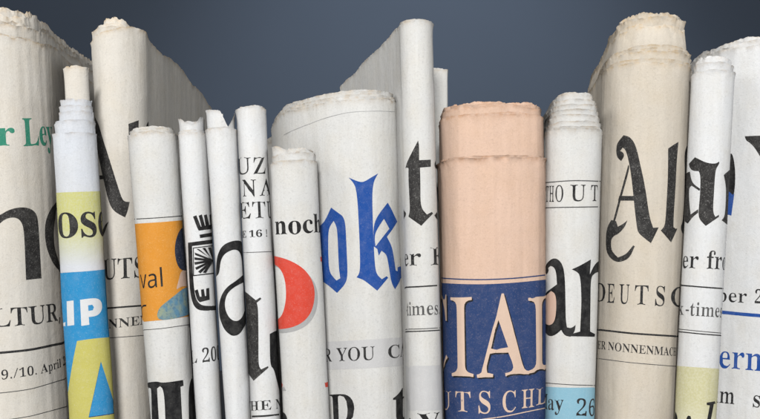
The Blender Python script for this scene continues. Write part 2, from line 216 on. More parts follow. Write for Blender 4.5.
def ink_material(name, color, paper=(0.66, 0.65, 0.62), wear=0.35, scale=1100):
    m, nt, N, L, p = nodes_of(name)
    c2 = tuple(a * 0.86 + b * 0.14 for a, b in zip(color, paper))
    c = mixc(nt, remap(nt, noise_node(nt, 260, 3), 0.4, 0.8, 0, 0.35), color, c2)
    c = mixc(nt, remap(nt, noise_node(nt, scale, 3, None, 0.75), 0.56, 0.78, 0, wear * 0.8), c, paper)
    c = mixc(nt, remap(nt, noise_node(nt, 2100, 2, None, 0.7), 0.62, 0.70, 0, wear * 0.55), c, paper)
    L.new(c, p.inputs['Base Color'])
    p.inputs['Roughness'].default_value = 0.75
    p.inputs['Specular IOR Level'].default_value = 0.08
    fibre_bump(nt, p)
    return m

def fade_material(name, color, paper, z0, z1, spot=0.3):
    # a printed tint that thins out towards z0 (metres above the table), like a halftone fade
    m, nt, N, L, p = nodes_of(name)
    tc = nt.nodes.new('ShaderNodeTexCoord'); sx = nt.nodes.new('ShaderNodeSeparateXYZ')
    L.new(tc.outputs['Object'], sx.inputs[0])
    f = remap(nt, sx.outputs[2], z0, z1)
    f = math_node(nt, 'MULTIPLY', f, remap(nt, noise_node(nt, 1100, 3), 0.3, 0.62, 0.72, 1.0))
    L.new(mixc(nt, f, paper, color), p.inputs['Base Color'])
    p.inputs['Roughness'].default_value = 0.9; p.inputs['Specular IOR Level'].default_value = 0.12
    fibre_bump(nt, p)
    return m

def mottled_material(name, a, b, c3):
    m, nt, N, L, p = nodes_of(name)
    c = mixc(nt, remap(nt, noise_node(nt, 1.0, 3, (260, 260, 180)), 0.42, 0.66), a, b)
    c = mixc(nt, remap(nt, noise_node(nt, 700, 3), 0.52, 0.68, 0, 0.7), c, c3)
    L.new(c, p.inputs['Base Color']); p.inputs['Roughness'].default_value = 0.85
    fibre_bump(nt, p)
    return m

M = {
    'warm': paper_material('warm_newsprint', (0.557, 0.530, 0.484), 0.75, 0.5),
    'cool': paper_material('cool_newsprint', (0.523, 0.546, 0.586), 0.35, 0.4),
    'grey': paper_material('grey_newsprint', (0.548, 0.548, 0.538), 0.5, 0.5),
    'light': paper_material('light_newsprint', (0.586, 0.594, 0.602), 0.4, 0.45),
    'beige': paper_material('beige_newsprint', (0.510, 0.465, 0.400), 0.8, 0.45),
    'salmon': paper_material('salmon_newsprint', (0.57, 0.410, 0.322), 0.5, 0.45, (0.50, 0.24, 0.11)),
    'black': ink_material('black_ink', (0.020, 0.020, 0.021), wear=0.22),
    'jet': ink_material('dense_black_ink', (0.012, 0.012, 0.013), wear=0.07),
    'charcoal': ink_material('worn_black_ink', (0.026, 0.025, 0.025), wear=0.34),
    'line': ink_material('rule_ink', (0.07, 0.07, 0.07), wear=0.30),
    'grey_ink': ink_material('grey_ink', (0.33, 0.33, 0.33), wear=0.3),
    'tint': ink_material('pale_grey_tint', (0.47, 0.47, 0.475), wear=0.5),
    'green': ink_material('green_ink', (0.03, 0.205, 0.135), wear=0.25),
    'navy': ink_material('navy_ink', (0.024, 0.048, 0.135), (0.50, 0.42, 0.40), wear=0.30),
    'royal': ink_material('royal_blue_ink', (0.014, 0.064, 0.27), wear=0.16),
    'azure': ink_material('azure_ink', (0.026, 0.22, 0.45), wear=0.22),
    'sky_tint': ink_material('sky_blue_tint', (0.215, 0.40, 0.50), wear=0.25),
    'red': ink_material('red_ink', (0.53, 0.055, 0.034), wear=0.18),
    'orange': ink_material('orange_ink', (0.56, 0.235, 0.034), (0.75, 0.55, 0.3), wear=0.35),
    'yellow': ink_material('yellow_ink', (0.45, 0.42, 0.115), wear=0.35),
    'white': ink_material('bare_newsprint', (0.57, 0.585, 0.60), wear=0.2),
    'peach': ink_material('peach_tint', (0.53, 0.37, 0.29), wear=0.25),
    'salmon_bare': ink_material('bare_salmon', (0.58, 0.435, 0.345), (0.5, 0.36, 0.28), wear=0.3),
    'darknavy': ink_material('dark_hair_ink', (0.020, 0.026, 0.050), wear=0.25),
    'fade_yellow': fade_material('fading_yellow_tint', (0.46, 0.455, 0.17), (0.53, 0.55, 0.585), (180 + 33) * S, (180 + 72) * S),
    'pale_yellow': fade_material('pale_yellow_tint', (0.48, 0.46, 0.27), (0.70, 0.69, 0.62), 0.0, 0.04),
    'portrait': mottled_material('portrait_print', (0.08, 0.19, 0.28), (0.22, 0.27, 0.20), (0.05, 0.12, 0.20)),
}

# ------------------------------------------------------------------ mesh helpers
def make_object(name, verts, faces, mats, parent, mat_index=None, edge=None):
    me = bpy.data.meshes.new(name)
    me.from_pydata(verts, [], faces)
    for m in mats: me.materials.append(m)
    me.polygons.foreach_set('use_smooth', [True] * len(me.polygons))
    if mat_index is not None: me.polygons.foreach_set('material_index', mat_index)
    if edge is not None:
        at = me.attributes.new('edge', 'FLOAT', 'POINT'); at.data.foreach_set('value', np.asarray(edge, dtype=np.float32))
    me.update()
    o = bpy.data.objects.new(name, me); COL.objects.link(o)
    o.parent = parent
    return o

def quarter(a, b, n, k=40):
    t = np.linspace(0, math.pi / 2, k)
    return a * np.sin(t) ** (2.0 / n), b * (1 - np.cos(t) ** (2.0 / n))

class Newspaper:
    """A newspaper folded to a spine (kind 'fold': front curve and two arms running back) or rolled (kind 'roll': closed)."""
    def __init__(self, label, group, top, bot, hw, y0, b, kind='roll', n=2.3, arm=220, skew=(0, 0), depth=None, seed=1, aL=1.0, bL=None, bumps=0.5):
        # top, bot: (centre across, height) of the spine as seen in the picture plane; hw: half widths there
        self.y0, self.seed, self.bumps, self.kind, self.depth = y0, seed, bumps, kind, depth
        bR = b; bL = b if bL is None else bL
        f = (DIST + y0 + (b if kind == 'fold' else depth * 0.5)) / DIST
        self.zt = (300 - top[1]) * (DIST + y0) / DIST; self.zb = (300 - bot[1]) * (DIST + y0) / DIST
        self.cT, self.cB = (top[0] - 380) * f, (bot[0] - 380) * f
        slim = 1.3 if hw[0] > 20 else 0.7
        self.aT, self.aB = (hw[0] - slim) * f, (hw[1] - slim) * f
        self.m = (self.cT - self.cB) / (self.zt - self.zb)
        a = self.aT
        xr, yr = quarter(a, bR, n); xl, yl = quarter(a * aL, bL, n)
        front_x = np.concatenate([-xl[::-1], xr[1:]]); front_y = np.concatenate([yl[::-1], yr[1:]])
        if kind == 'fold':
            t = np.linspace(0, 1, 30)[1:]
            e = t + 0.0
            rx, ry = xr[-1] + skew[1] * e ** 1.15, yr[-1] + arm * t
            lx, ly = -xl[-1] + skew[0] * e ** 1.15, yl[-1] + arm * t
        else:
            d = depth
            bx, by = quarter(a, min(b, d * 0.45), n)
            rx, ry = bx[::-1], d - by[::-1]
            lx, ly = -bx[::-1], d - by[::-1]
        X = np.concatenate([lx[::-1], front_x, rx]); Y = np.concatenate([ly[::-1], front_y, ry])
        keep = np.concatenate([[True], np.hypot(np.diff(X), np.diff(Y)) > 1e-6]); X, Y = X[keep], Y[keep]
        s = np.concatenate([[0], np.cumsum(np.hypot(np.diff(X), np.diff(Y)))])
        i0 = int(np.argmin(np.where(np.abs(X) < 1e-3, Y, 1e9))); s -= s[i0]
        # resample and smooth normals
        ss = np.arange(s[0], s[-1], 0.5)
        self.ts, self.tx, self.ty = ss, np.interp(ss, s, X), np.interp(ss, s, Y)
        dx, dy = np.gradient(self.tx), np.gradient(self.ty)
        nx, ny = dy, -dx
        ker = np.ones(9) / 9
        nx = np.convolve(np.pad(nx, 4, 'edge'), ker, 'valid'); ny = np.convolve(np.pad(ny, 4, 'edge'), ker, 'valid')
        l = np.hypot(nx, ny); self.nx, self.ny = nx / l, ny / l
        self.sL, self.sR = -float(np.sum(np.hypot(np.diff(xl), np.diff(yl)))), float(np.sum(np.hypot(np.diff(xr), np.diff(yr))))
        mask = (ss > self.sL) & (ss < self.sR)
        self.vx, self.vs = self.tx[mask], ss[mask]
        self.ops = []; self.creases = []
        self.wl = max(self.sL * 0.85, -75.0)
        self.root = bpy.data.objects.new('newspaper', None); COL.objects.link(self.root)
        self.root.location = (self.cB * S, (y0 + 20) * S, 0.0)
        self.root['label'] = label; self.root['category'] = 'newspaper'; self.root['group'] = group
        self.org = np.array([self.cB, y0 + 20, FLOOR])

    def cx(self, z): return self.cB + (z - self.zb) * self.m
    def k(self, z): return (self.aB + (np.clip(z, FLOOR, 400) - self.zb) / (self.zt - self.zb) * (self.aT - self.aB)) / self.aT
    def shear(self, xl, z): return -self.m * xl * np.clip((z - FLOOR) / 60.0, 0, 1)

    def pos(self, s, z, off, disp, inset=0.0):
        X = np.interp(s, self.ts, self.tx); Y = np.interp(s, self.ts, self.ty)
        if inset and self.kind == 'roll':
            X = X * (1 - inset / self.aT); h = self.depth / 2; Y = h + (Y - h) * (1 - inset / h)
        else:
            off = off - inset
        NX = np.interp(s, self.ts, self.nx); NY = np.interp(s, self.ts, self.ny)
        xl = X + NX * (off + disp); yl = Y + NY * (off + disp)
        xl = xl * self.k(z)
        return np.stack([self.cx(z) + xl, self.y0 + yl, z + self.shear(xl, z)], -1)

    def local(self, P): return (P - self.org) * S

    def surface_disp(self, s, z, seed):
        b = self.bumps
        d = noise2(s / 34.0, z / 70.0, seed) * 0.9 + noise2(s / 13.0, z / 60.0, seed + 5) * 0.5 + noise2(s / 9.0, z / 11.0, seed + 9) * 0.10
        d = d + noise2(s / 5.5, z / 130.0, seed + 3) * 0.2
        d = d + noise2((s + z * .4) / 16.0, (z - s * .3) / 26.0, seed + 6) * 0.25
        for s0, dp, wd in self.creases: d = d + dp * np.exp(-np.abs(s - s0) / wd)
        return d * b * (0.35 + 0.65 * self.front_weight(s)) + (1 - self.front_weight(s)) * b * noise2(s / 60.0, z / 160.0, seed + 4) * 2.0

    def front_weight(self, s):
        if self.kind == 'roll': return np.ones_like(s)
        return np.clip(1 - np.maximum(s - self.sR * 0.85, self.wl - s) / 25.0, 0, 1)

    def unproject(self, pts):
        """picture-plane points on the visible front -> sheet coordinates (s, z)"""
        pts = np.asarray(pts, float)
        X, Y = pts[:, 0], pts[:, 1]
        tx, ts = self.vx, self.vs
        ty = self.y0 + np.interp(ts, self.ts, self.ty); g = DIST / (DIST + ty)
        z = (300 - Y) * (DIST + self.y0) / DIST
        s = np.zeros(len(X))
        for _ in range(6):
            for n in range(len(X)):
                px = 380 + (self.cx(z[n]) + tx * self.k(z[n])) * g
                a, c = int(np.argmin(px)), int(np.argmax(px))
                if X[n] <= px[a]: s[n] = ts[a] - (px[a] - X[n])
                elif X[n] >= px[c]: s[n] = ts[c] + (X[n] - px[c])
                else: s[n] = np.interp(X[n], px[a:c + 1], ts[a:c + 1])
            sc = np.clip(s, ts[0], ts[-1])
            yy = self.y0 + np.interp(sc, self.ts, self.ty)
            z = (300 - Y) * (DIST + yy) / DIST - self.shear(np.interp(sc, ts, tx) * self.k(z), z)
        return np.stack([s, z], -1)

    # ---- sheets of paper
    def layer_mesh(self, layers, name, mat, parent, seed0):
        V, F, E, base = [], [], [], 0
        for li, ly in enumerate(layers):
            inset = ly.get('inset', 0.0); top = ly['top']; amp = ly.get('amp', 0.6); ser = ly.get('ser', 0.7); cr = ly.get('crump', 0.6); flare = ly.get('flare', 0.9)
            seed = seed0 + li * 17
            smin, smax = self.ts[0], self.ts[-1]
            cols = []
            s = smin
            while s < smax:
                cols.append(s); s += 0.95 if self.sL - 25 < s < self.sR + 25 else 2.2
            cols.append(smax)
            s = np.array(cols)
            if isinstance(top, (int, float)):
                zt = np.full(len(s), (300 - top) * (DIST + self.y0 + inset) / DIST)
            else:
                q = self.unproject(top); o_ = np.argsort(q[:, 0])
                zt = np.interp(s, q[o_, 0], q[o_, 1])
            tri = np.abs(((s / 2.3 + noise2(s / 15.0, 0.3, seed) * 0.6) % 1.0) * 2 - 1) - 0.5
            fw = 0.3 + 0.7 * self.front_weight(s)
            zt = zt + (1 - fw) * (noise2(s / 55.0, 5.5, self.seed + 20) * 8.0 + noise2(s / 24.0, 6.5, seed + 21) * 1.6)
            zt = zt + fw * tri * ser * (0.5 + 0.5 * noise2(s / 11.0, 1.7, seed + 1)) * 1.15
            zt = zt + noise2(s / 21.0, 4.1, seed + 2) * amp + noise2(s / 6.0, 7.7, seed + 3) * amp * 0.55 + noise2(s / 2.2, 9.1, seed + 4) * amp * 0.25
            bite = np.clip(noise2(s / 4.5, 2.2, seed + 8) - 0.55, 0, 1) * 4.5 * ly.get('tear', 0.4)
            zt = zt - bite
            if ly.get('slope'): zt = zt + ly['slope'] * np.interp(s, self.ts, self.ty) / 100.0
            dep = np.array([0, .5, 1.1, 1.9, 2.9, 4.1, 5.5, 7.2, 9.5, 12.5, 16, 20, 26, 33, 42, 53, 66, 80, 96, 114, 134, 156, 180, 206, 234, 264, 300])
            if li == 0: dep = np.concatenate([dep[:16], np.arange(57, 480, 4.5)])
            hgt = np.max(zt) - FLOOR
            dep = np.append(dep[dep < hgt * 0.93], hgt)
            t = dep / hgt
            Z = zt[None, :] - dep[:, None] - (t[:, None] ** 2) * ((zt - FLOOR)[None, :] - hgt)
            Sg = np.broadcast_to(s[None, :], Z.shape); D = np.broadcast_to(dep[:, None], Z.shape)
            disp = self.surface_disp(Sg, Z, self.seed)
            fall = np.exp(-D / 9.0)
            crump = (0.45 * noise2(Sg / 8.0, Z / 6.0, seed + 6) + 0.22 * noise2(Sg / 3.0, Z / 4.0, seed + 7) + 1.1 * noise2(Sg / 9.0, Z / 40.0, seed + 11)) * cr * 0.7 * fall * fw[None, :]
            # nested rim: opens outward a little at the very edge
            lip = np.exp(-D / 2.2) * flare * (0.75 + 0.45 * noise2(Sg / 7.0, 3.3, seed + 12) + 0.2 * noise2(Sg / 2.6, 3.9, seed + 13))
            P = self.pos(Sg, Z, 0.0, disp + crump + lip - ly.get('curl', 0.0) * np.exp(-D / ly.get('cd', 5.0)), inset)
            P[..., 0] += ly.get('dx', 0.0)
            nr, nc = Z.shape
            V.append(self.local(P.reshape(-1, 3))); E.append(np.exp(-D / ly.get('ew', 2.2)).reshape(-1))
            idx = base + np.arange(nr * nc).reshape(nr, nc)
            q = np.stack([idx[:-1, :-1], idx[1:, :-1], idx[1:, 1:], idx[:-1, 1:]], -1).reshape(-1, 4)
            F.append(q); base += nr * nc
        V = np.concatenate(V); F = np.concatenate(F); E = np.concatenate(E)
        return make_object(name, V.tolist(), F.tolist(), [mat], parent, edge=E)

    def sheets(self, mat, layers, inner_mat=None):
        self.cover = self.layer_mesh(layers[:1], 'cover_sheet', M[mat], self.root, self.seed * 101)
        if len(layers) > 1:
            self.layer_mesh(layers[1:], 'inner_pages', M[inner_mat or mat], self.root, self.seed * 101 + 777)
        return self

    # ---- print on the cover sheet
    def poly(self, part, ink, *contours):
        self.ops.append((part, ink, [self.unproject(densify(soften(c))) for c in contours], 'eo')); return self

    def band(self, part, ink, top, bottom):
        return self.poly(part, ink, list(top) + list(bottom)[::-1])

    def rule(self, pts, th, ink='line', part='small_lettering'):
        return self.band(part, ink, [(x, y - th / 2) for x, y in pts], [(x, y + th / 2) for x, y in pts])

    def text(self, part, ink, string, base, cap, font='b', thin=0.0):
        keys = [c if font == 'b' else 's' + c if ('s' + c) in GLYPHS else c for c in string]
        x = 0.0; items = []
        for c, kx in zip(string, keys):
            if c == ' ': x += 170; continue
            a, cs = GLYPHS[kx]
            items.append((x, cs)); x += a
        x0 = min(i[0] + c[:, 0].min() for i in items for c in i[1]); x1 = max(i[0] + c[:, 0].max() for i in items for c in i[1])
        bq = self.unproject(base); tt = np.linspace(0, 1, len(base))
        # arc length along the sheet between the two ends
        fz = (DIST + self.y0) / DIST
        for xo, cs in items:
            out = []
            for c in cs:
                c = c.copy()
                if thin: c = lighten(c, cs, thin)
                c = densify(c, 160)
                u = (c[:, 0] + xo - x0) / (x1 - x0)
                s = bq[0, 0] + u * (bq[-1, 0] - bq[0, 0])
                order = np.argsort(bq[:, 0])
                zb = np.interp(s, bq[order, 0], bq[order, 1])
                out.append(np.stack([s, zb + c[:, 1] / CAP * cap * fz], -1))
            self.ops.append((part, ink, out, 'nz'))
        return self

    def print_out(self):
        parts = {}
        for i, op in enumerate(self.ops):
            parts.setdefault(op[0], []).append((i, op))
        groups = []; boxes = []; lifts = {}
        for i, o in enumerate(self.ops):
            lo = np.min([c.min(0) for c in o[2]], 0); hi = np.max([c.max(0) for c in o[2]], 0)
            under = [l for (a, c, l) in boxes if (lo < c).all() and (a < hi).all()]
            lifts[i] = 1 + max(under) if under else 0
            boxes.append((lo, hi, lifts[i]))
        for part, ops in parts.items():
            todo = [[(np.min([c.min(0) for c in o[1][2]], 0), np.max([c.max(0) for c in o[1][2]], 0)), [o]] for o in ops]
            done = []
            while todo:
                (lo, hi), mem = todo.pop(0)
                for other in list(todo):
                    gap = np.maximum(0, np.maximum(other[0][0] - hi, lo - other[0][1]))
                    if np.hypot(*gap) < 26:
                        todo[:] = [t for t in todo if t is not other]
                        todo.append([(np.minimum(lo, other[0][0]), np.maximum(hi, other[0][1])), mem + other[1]])
                        break
                else:
                    done.append([(lo, hi), mem])
            groups += [(part, sorted(d[1], key=lambda o: o[0])) for d in done]
        for part, ops in groups:
            V, F, MI, mats, base, NRM = [], [], [], [], 0, []
            for i, (_, ink, cs, mode) in ops:
                if M[ink] not in mats: mats.append(M[ink])
                off = 0.15 + 0.06 * lifts[i]
                pv, pf = fill(cs, mode)
                if not len(pf): continue
                d = self.surface_disp(pv[:, 0], pv[:, 1], self.seed)
                P = self.pos(pv[:, 0], pv[:, 1], off, d)
                e_ = 0.4
                sa, za = pv[:, 0], pv[:, 1]
                ds = self.pos(sa + e_, za, off, self.surface_disp(sa + e_, za, self.seed)) - self.pos(sa - e_, za, off, self.surface_disp(sa - e_, za, self.seed))
                dz = self.pos(sa, za + e_, off, self.surface_disp(sa, za + e_, self.seed)) - self.pos(sa, za - e_, off, self.surface_disp(sa, za - e_, self.seed))
                nn = np.cross(ds, dz); NRM.append(nn / np.linalg.norm(nn, axis=1)[:, None])
                V.append(self.local(P)); F.append(pf + base); MI += [mats.index(M[ink])] * len(pf); base += len(pv)
            if V:
                make_object(part, np.concatenate(V).tolist(), np.concatenate(F).tolist(), mats, self.cover, mat_index=MI).data.normals_split_custom_set_from_vertices(np.concatenate(NRM).tolist())
        return self

def lighten(c, contours, thin, hair=38.0):
    # slim the heavy stems of a letter and leave its hairlines alone
    A = np.concatenate(contours); B = np.concatenate([np.roll(k_, -1, 0) for k_ in contours])
    d = np.roll(c, -1, 0) - np.roll(c, 1, 0); l = np.hypot(d[:, 0], d[:, 1]) + 1e-6
    nx = d[:, 1] / l
    out = c.copy()
    for i in range(len(c)):
        x, y = c[i]; widths = []
        for yy in (y + 1.3, y - 1.3):
            hit = ((A[:, 1] <= yy) & (B[:, 1] > yy)) | ((B[:, 1] <= yy) & (A[:, 1] > yy))
            xs = A[hit, 0] + (yy - A[hit, 1]) / (B[hit, 1] - A[hit, 1]) * (B[hit, 0] - A[hit, 0])
            xs = xs[xs > x + 3] if nx[i] > 0 else xs[xs < x - 3]
            if len(xs): widths.append(np.min(np.abs(xs - x)))
        w = min(widths) if widths else 0.0
        out[i, 0] += nx[i] * min(thin, max(0.0, (w - hair) / 2))
    return out

def soften(pts, it=3, keep=math.radians(52)):
    # round the gentle corners of a traced outline, keep the sharp ones
    p = np.array(pts, float); sharp = None
    for _ in range(it):
        a = p - np.roll(p, 1, 0); c = np.roll(p, -1, 0) - p
        ang = np.abs(np.arctan2(a[:, 0] * c[:, 1] - a[:, 1] * c[:, 0], (a * c).sum(1)))
        if sharp is None: sharp = ang > keep
        q, s_ = [], []
        for i in range(len(p)):
            if sharp[i]: q.append(p[i]); s_.append(True)
            else:
                pa, pc = p[i - 1], p[(i + 1) % len(p)]
                for o_ in (pa, pc):
                    l = np.hypot(*(o_ - p[i])); q.append(p[i] + (o_ - p[i]) * min(0.25, 6.0 / max(l, 1e-6))); s_.append(False)
        p, sharp = np.array(q), np.array(s_)
    return [tuple(v) for v in p]

def densify(pts, step=2.0):
    pts = [tuple(p) for p in pts]; out = []
    for a, b in zip(pts, pts[1:] + pts[:1]):
        n = max(1, int(math.hypot(b[0] - a[0], b[1] - a[1]) / step))
        for k in range(n): out.append((a[0] + (b[0] - a[0]) * k / n, a[1] + (b[1] - a[1]) * k / n))
    return np.array(out, float)

def fill(contours, mode, step=1.8):
    """triangulate a region bounded by contours on a fine grid so that it can follow a curved sheet"""
    vs, es, A, B = [], [], [], []
    for c in contours:
        n0 = len(vs); n = len(c)
        vs += [Vector((float(p[0]), float(p[1]))) for p in c]
        es += [(n0 + i, n0 + (i + 1) % n) for i in range(n)]
        A.append(c); B.append(np.roll(c, -1, 0))
    A = np.concatenate(A); B = np.concatenate(B)
    lo, hi = A.min(0), A.max(0)
    if max(hi - lo) > 4:
        gx = np.arange(lo[0] + step * .37, hi[0], step); gz = np.arange(lo[1] + step * .41, hi[1], step * 1.7)
        vs += [Vector((float(x), float(z))) for x in gx for z in gz]
    r = delaunay_2d_cdt(vs, es, [], 0, 1e-4)
    P = np.array([[v.x, v.y] for v in r[0]]); T = np.array([t for t in r[2] if len(t) == 3])
    if not len(T): return P, np.zeros((0, 3), int)
    c = P[T].mean(1)
    ay, by = A[None, :, 1], B[None, :, 1]; ax, bx = A[None, :, 0], B[None, :, 0]
    py, px = c[:, None, 1], c[:, None, 0]
    up = (ay <= py) & (by > py); dn = (by <= py) & (ay > py)
    with np.errstate(divide='ignore', invalid='ignore'):
        xi = ax + (py - ay) / (by - ay) * (bx - ax)
    hit = px < xi
    w = (up & hit).astype(int).sum(1) - (dn & hit).astype(int).sum(1)
    cnt = ((up | dn) & hit).sum(1)
    T = T[(cnt % 2 == 1) if mode == 'eo' else (w != 0)]
    used = np.unique(T); mp = np.full(len(P), -1); mp[used] = np.arange(len(used))
    # sheet seen from outside: s to the right, z up
    return P[used], mp[T]

def C(x0, y0, k, *pts):
    """tracing helper: points read at magnification k from the corner (x0, y0)"""
    return [(x0 + a / k, y0 + b / k) for a, b in pts]

def smooth_closed(pts, it=2):
    p = np.array(pts, float)
    for _ in range(it):
        q = 0.75 * p + 0.25 * np.roll(p, -1, 0); r_ = 0.25 * p + 0.75 * np.roll(p, -1, 0)
        p = np.stack([q, r_], 1).reshape(-1, 2)
    return [tuple(v) for v in p]

# ------------------------------------------------------------------ setting: table top and backdrop
def slab(name, lo, hi, mat, bevel=0.004):
    import bmesh
    bm = bmesh.new(); bmesh.ops.create_cube(bm, size=1)
    for v in bm.verts:
        for i in range(3): v.co[i] = lo[i] + (v.co[i] + 0.5) * (hi[i] - lo[i])
    bmesh.ops.bevel(bm, geom=bm.edges[:], offset=bevel, segments=2, affect='EDGES')
    me = bpy.data.meshes.new(name); bm.to_mesh(me); bm.free(); me.materials.append(mat)
    o = bpy.data.objects.new(name, me); COL.objects.link(o); o['kind'] = 'structure'
    return o

bm_, nt_, _, L_, p_ = nodes_of('slate_blue_backdrop')
L_.new(mixc(nt_, remap(nt_, noise_node(nt_, 2.2, 3), 0.3, 0.7), (0.064, 0.081, 0.110), (0.069, 0.087, 0.118)), p_.inputs['Base Color'])
p_.inputs['Roughness'].default_value = 0.95; p_.inputs['Specular IOR Level'].default_value = 0.05
tm_, nt_, _, L_, p_ = nodes_of('dark_table')
L_.new(mixc(nt_, noise_node(nt_, 30, 4), (0.03, 0.03, 0.032), (0.06, 0.06, 0.062)), p_.inputs['Base Color'])
p_.inputs['Roughness'].default_value = 0.6
slab('table_top', (-1.1, -0.16, -0.03), (1.1, 0.70, 0.0), tm_)
slab('backdrop', (-4, 1.5, -1.2), (4, 1.55, 3), bm_)

G = 'newspapers standing upright side by side'

# ------------------------------------------------------------------ the newspapers, left to right
# 1: big cream paper at the left end
p = Newspaper('thick cream newspaper with crumpled torn top, green lettering above a huge black letter n', G,
              (0, 130), (15, 419), (52, 52), 0, 57, 'fold', 2.0, 230, (0, -6), seed=1, bumps=1.0)
p.sheets('warm', [dict(top=35, amp=1.2, ser=.9, crump=.9, slope=2), dict(inset=1.6, top=33.5, amp=1.2, slope=2),
                  dict(inset=5, top=24, amp=2.0, crump=1.6, slope=5, tear=1), dict(inset=7, top=20, amp=3, crump=2.5, slope=6, tear=1.2),
                  dict(inset=10, top=12, amp=3.0, ser=.4, crump=2.4, slope=7, tear=1.0, curl=2, ew=4), dict(inset=13, top=[(-60, 6), (-20, 5), (0, 4), (12, 1.5), (24, 8), (36, 10), (41, 15), (50, 24)], amp=2.5, ser=.4, crump=3.0, tear=1.0, curl=3, ew=6), dict(inset=17, top=10, amp=3.5, ser=.3, crump=3.4, slope=7, curl=4, ew=6)])
k = (0, 190, 4.19)
p.poly('headline_lettering', 'charcoal', C(*k, (-90, 175), (-60, 130), (0, 105), (30, 87), (60, 76), (95, 72), (125, 77), (148, 92), (159, 120), (166, 220), (175, 370), (110, 377), (104, 260), (99, 175), (92, 140), (76, 120), (52, 114), (25, 121), (0, 138), (-40, 190), (-30, 380), (-95, 385)))
p.poly('headline_lettering', 'charcoal', smooth_closed(C(*k, (310, 45), (255, 46), (222, 62), (199, 100), (188, 150), (190, 215), (205, 275), (232, 325), (265, 352), (320, 355))),
       smooth_closed(C(*k, (310, 75), (262, 72), (240, 90), (226, 130), (222, 190), (228, 250), (245, 300), (270, 325), (315, 325))))
p.text('green_lettering', 'green', 'er', [(-22, 147), (15.2, 145.8)], 26)
p.text('green_lettering', 'green', 'Ley', [(23.5, 146.2), (40, 145.5), (56.5, 144)], 28.5)
p.text('small_lettering', 'black', 'LTUR,', [(-7, 327.6), (30, 325), (60, 320)], 18.5, thin=10)
p.rule([(-40, 355), (0, 353), (31, 350), (68, 342)], 2.3, 'black')
p.text('small_lettering', 'black', '9./10. April 2', [(1.5, 379.8), (40, 374), (68, 365)], 9, thin=10)
p.rule([(-40, 395), (0, 393.3), (31, 389.5), (68, 378)], .8)
p.rule([(-40, 425), (0, 421), (31, 416.5), (68, 406)], .8)
p.print_out()

# 2: pale blue-white roll with the yellow and blue cover
p = Newspaper('slim pale newspaper with yellow tint and bright blue panel lettered IP, stepped top', G,
              (74, 130), (91.5, 419), (22.2, 23.2), -8, 20, 'roll', 2.1, depth=34, seed=2, bumps=.5)
p.sheets('cool', [dict(top=132, ser=.8), dict(inset=1.6, dx=1, top=121, ser=.8, amp=.8), dict(inset=2.4, dx=1.5, top=119.8), dict(inset=4, dx=3, top=110.5), dict(inset=4.8, dx=3.4, top=105), dict(inset=5.6, dx=3.8, top=98.5, amp=1, tear=.8)])
p.layer_mesh([dict(inset=8.6, dx=5.5, top=66, amp=.8, tear=.7), dict(inset=9.4, dx=5.5, top=67.5, amp=.8)], 'inner_roll', M['warm'], p.root, 9911)
p.band('colour_panel', 'fade_yellow', [(50, 193), (76, 192), (106, 191)], [(50, 273), (80, 272), (110, 269)])
p.band('colour_panel', 'azure', [(50, 273.5), (80, 272), (110, 269)], [(60, 440), (90, 440), (118, 440)])
k = (0, 290, 3.246)
p.poly('colour_panel', 'yellow', C(*k, (150, 480), (210, 430), (222, 320), (238, 225), (250, 166), (300, 158), (352, 154), (385, 150), (400, 480)),
       C(*k, (327, 232), (306, 330), (288, 412), (330, 407), (380, 398), (352, 310)))
p.rule(C(*k, (288, 413), (330, 408), (382, 399)), .8, 'navy', 'colour_panel')
p.rule(C(*k, (327, 233), (306, 331), (288.5, 412)), .6, 'navy', 'colour_panel')
p.text('headline_lettering', 'black', 'o', [(59.6, 238), (79, 237.4)], 36)
p.text('headline_lettering', 'black', 's', [(81.6, 237.2), (96.8, 236.6)], 36)
p.text('headline_lettering', 'black', 'e', [(98.6, 236.4), (110, 235)], 36)
p.text('headline_lettering', 'black', 'l', [(50, 238.5), (58.4, 238.2)], 36)
p.poly('headline_lettering', 'white', C(*k, (196, 30), (203, 30), (203, 104), (213, 103), (213, 118), (196, 119)))
p.poly('headline_lettering', 'white', C(*k, (217, 37), (239, 34), (241, 114), (219, 117)))
p.poly('headline_lettering', 'white', C(*k, (260, 32), (305, 26), (322, 30), (331, 42), (332, 62), (323, 78), (308, 86), (288, 88), (290, 113), (264, 117)), C(*k, (286, 50), (299, 48), (305, 56), (301, 66), (287, 68)))
p.print_out()

# 3: tall cream paper behind
p = Newspaper('tall cream newspaper with part of a blackletter A, standing behind the orange pictured one', G,
              (121, 40), (130, 419), (28, 24), 42, 39, 'fold', 1.95, 345, (0, 4), seed=3, bumps=.9)
p.sheets('warm', [dict(top=[(93,41),(97,36),(105,31),(120,27.5),(135,28),(143,31),(150,36)], amp=1.0, ser=.9, crump=1.0), dict(inset=1.4, top=25.5, amp=1.2, tear=.8), dict(inset=4, top=22, amp=2, crump=1.5, tear=1, curl=2, slope=-20),
                  dict(inset=9, top=17, amp=2.5, crump=2.2, tear=1.2, curl=2, slope=-45), dict(inset=12, top=14, amp=2.5, crump=2.5, tear=1.3, curl=2, slope=-60)])
k = (80, 110, 3.22)
p.poly('headline_lettering', 'charcoal', C(*k, (40, 10), (60, 40), (75, 90), (90, 140), (111, 210), (135, 288), (146, 296), (159, 296), (153, 325), (145, 346), (105, 325), (88, 280), (72, 205), (58, 130), (40, 60)))
p.poly('headline_lettering', 'charcoal', C(*k, (40, 212), (80, 210), (82, 222), (40, 226)))
p.poly('headline_lettering', 'charcoal', C(*k, (93, 360), (80, 395), (72, 422), (60, 440), (62, 425), (72, 392), (84, 366)))
p.poly('headline_lettering', 'charcoal', C(*k, (155, 45), (187, 33), (185, 140), (175, 300), (160, 200)))
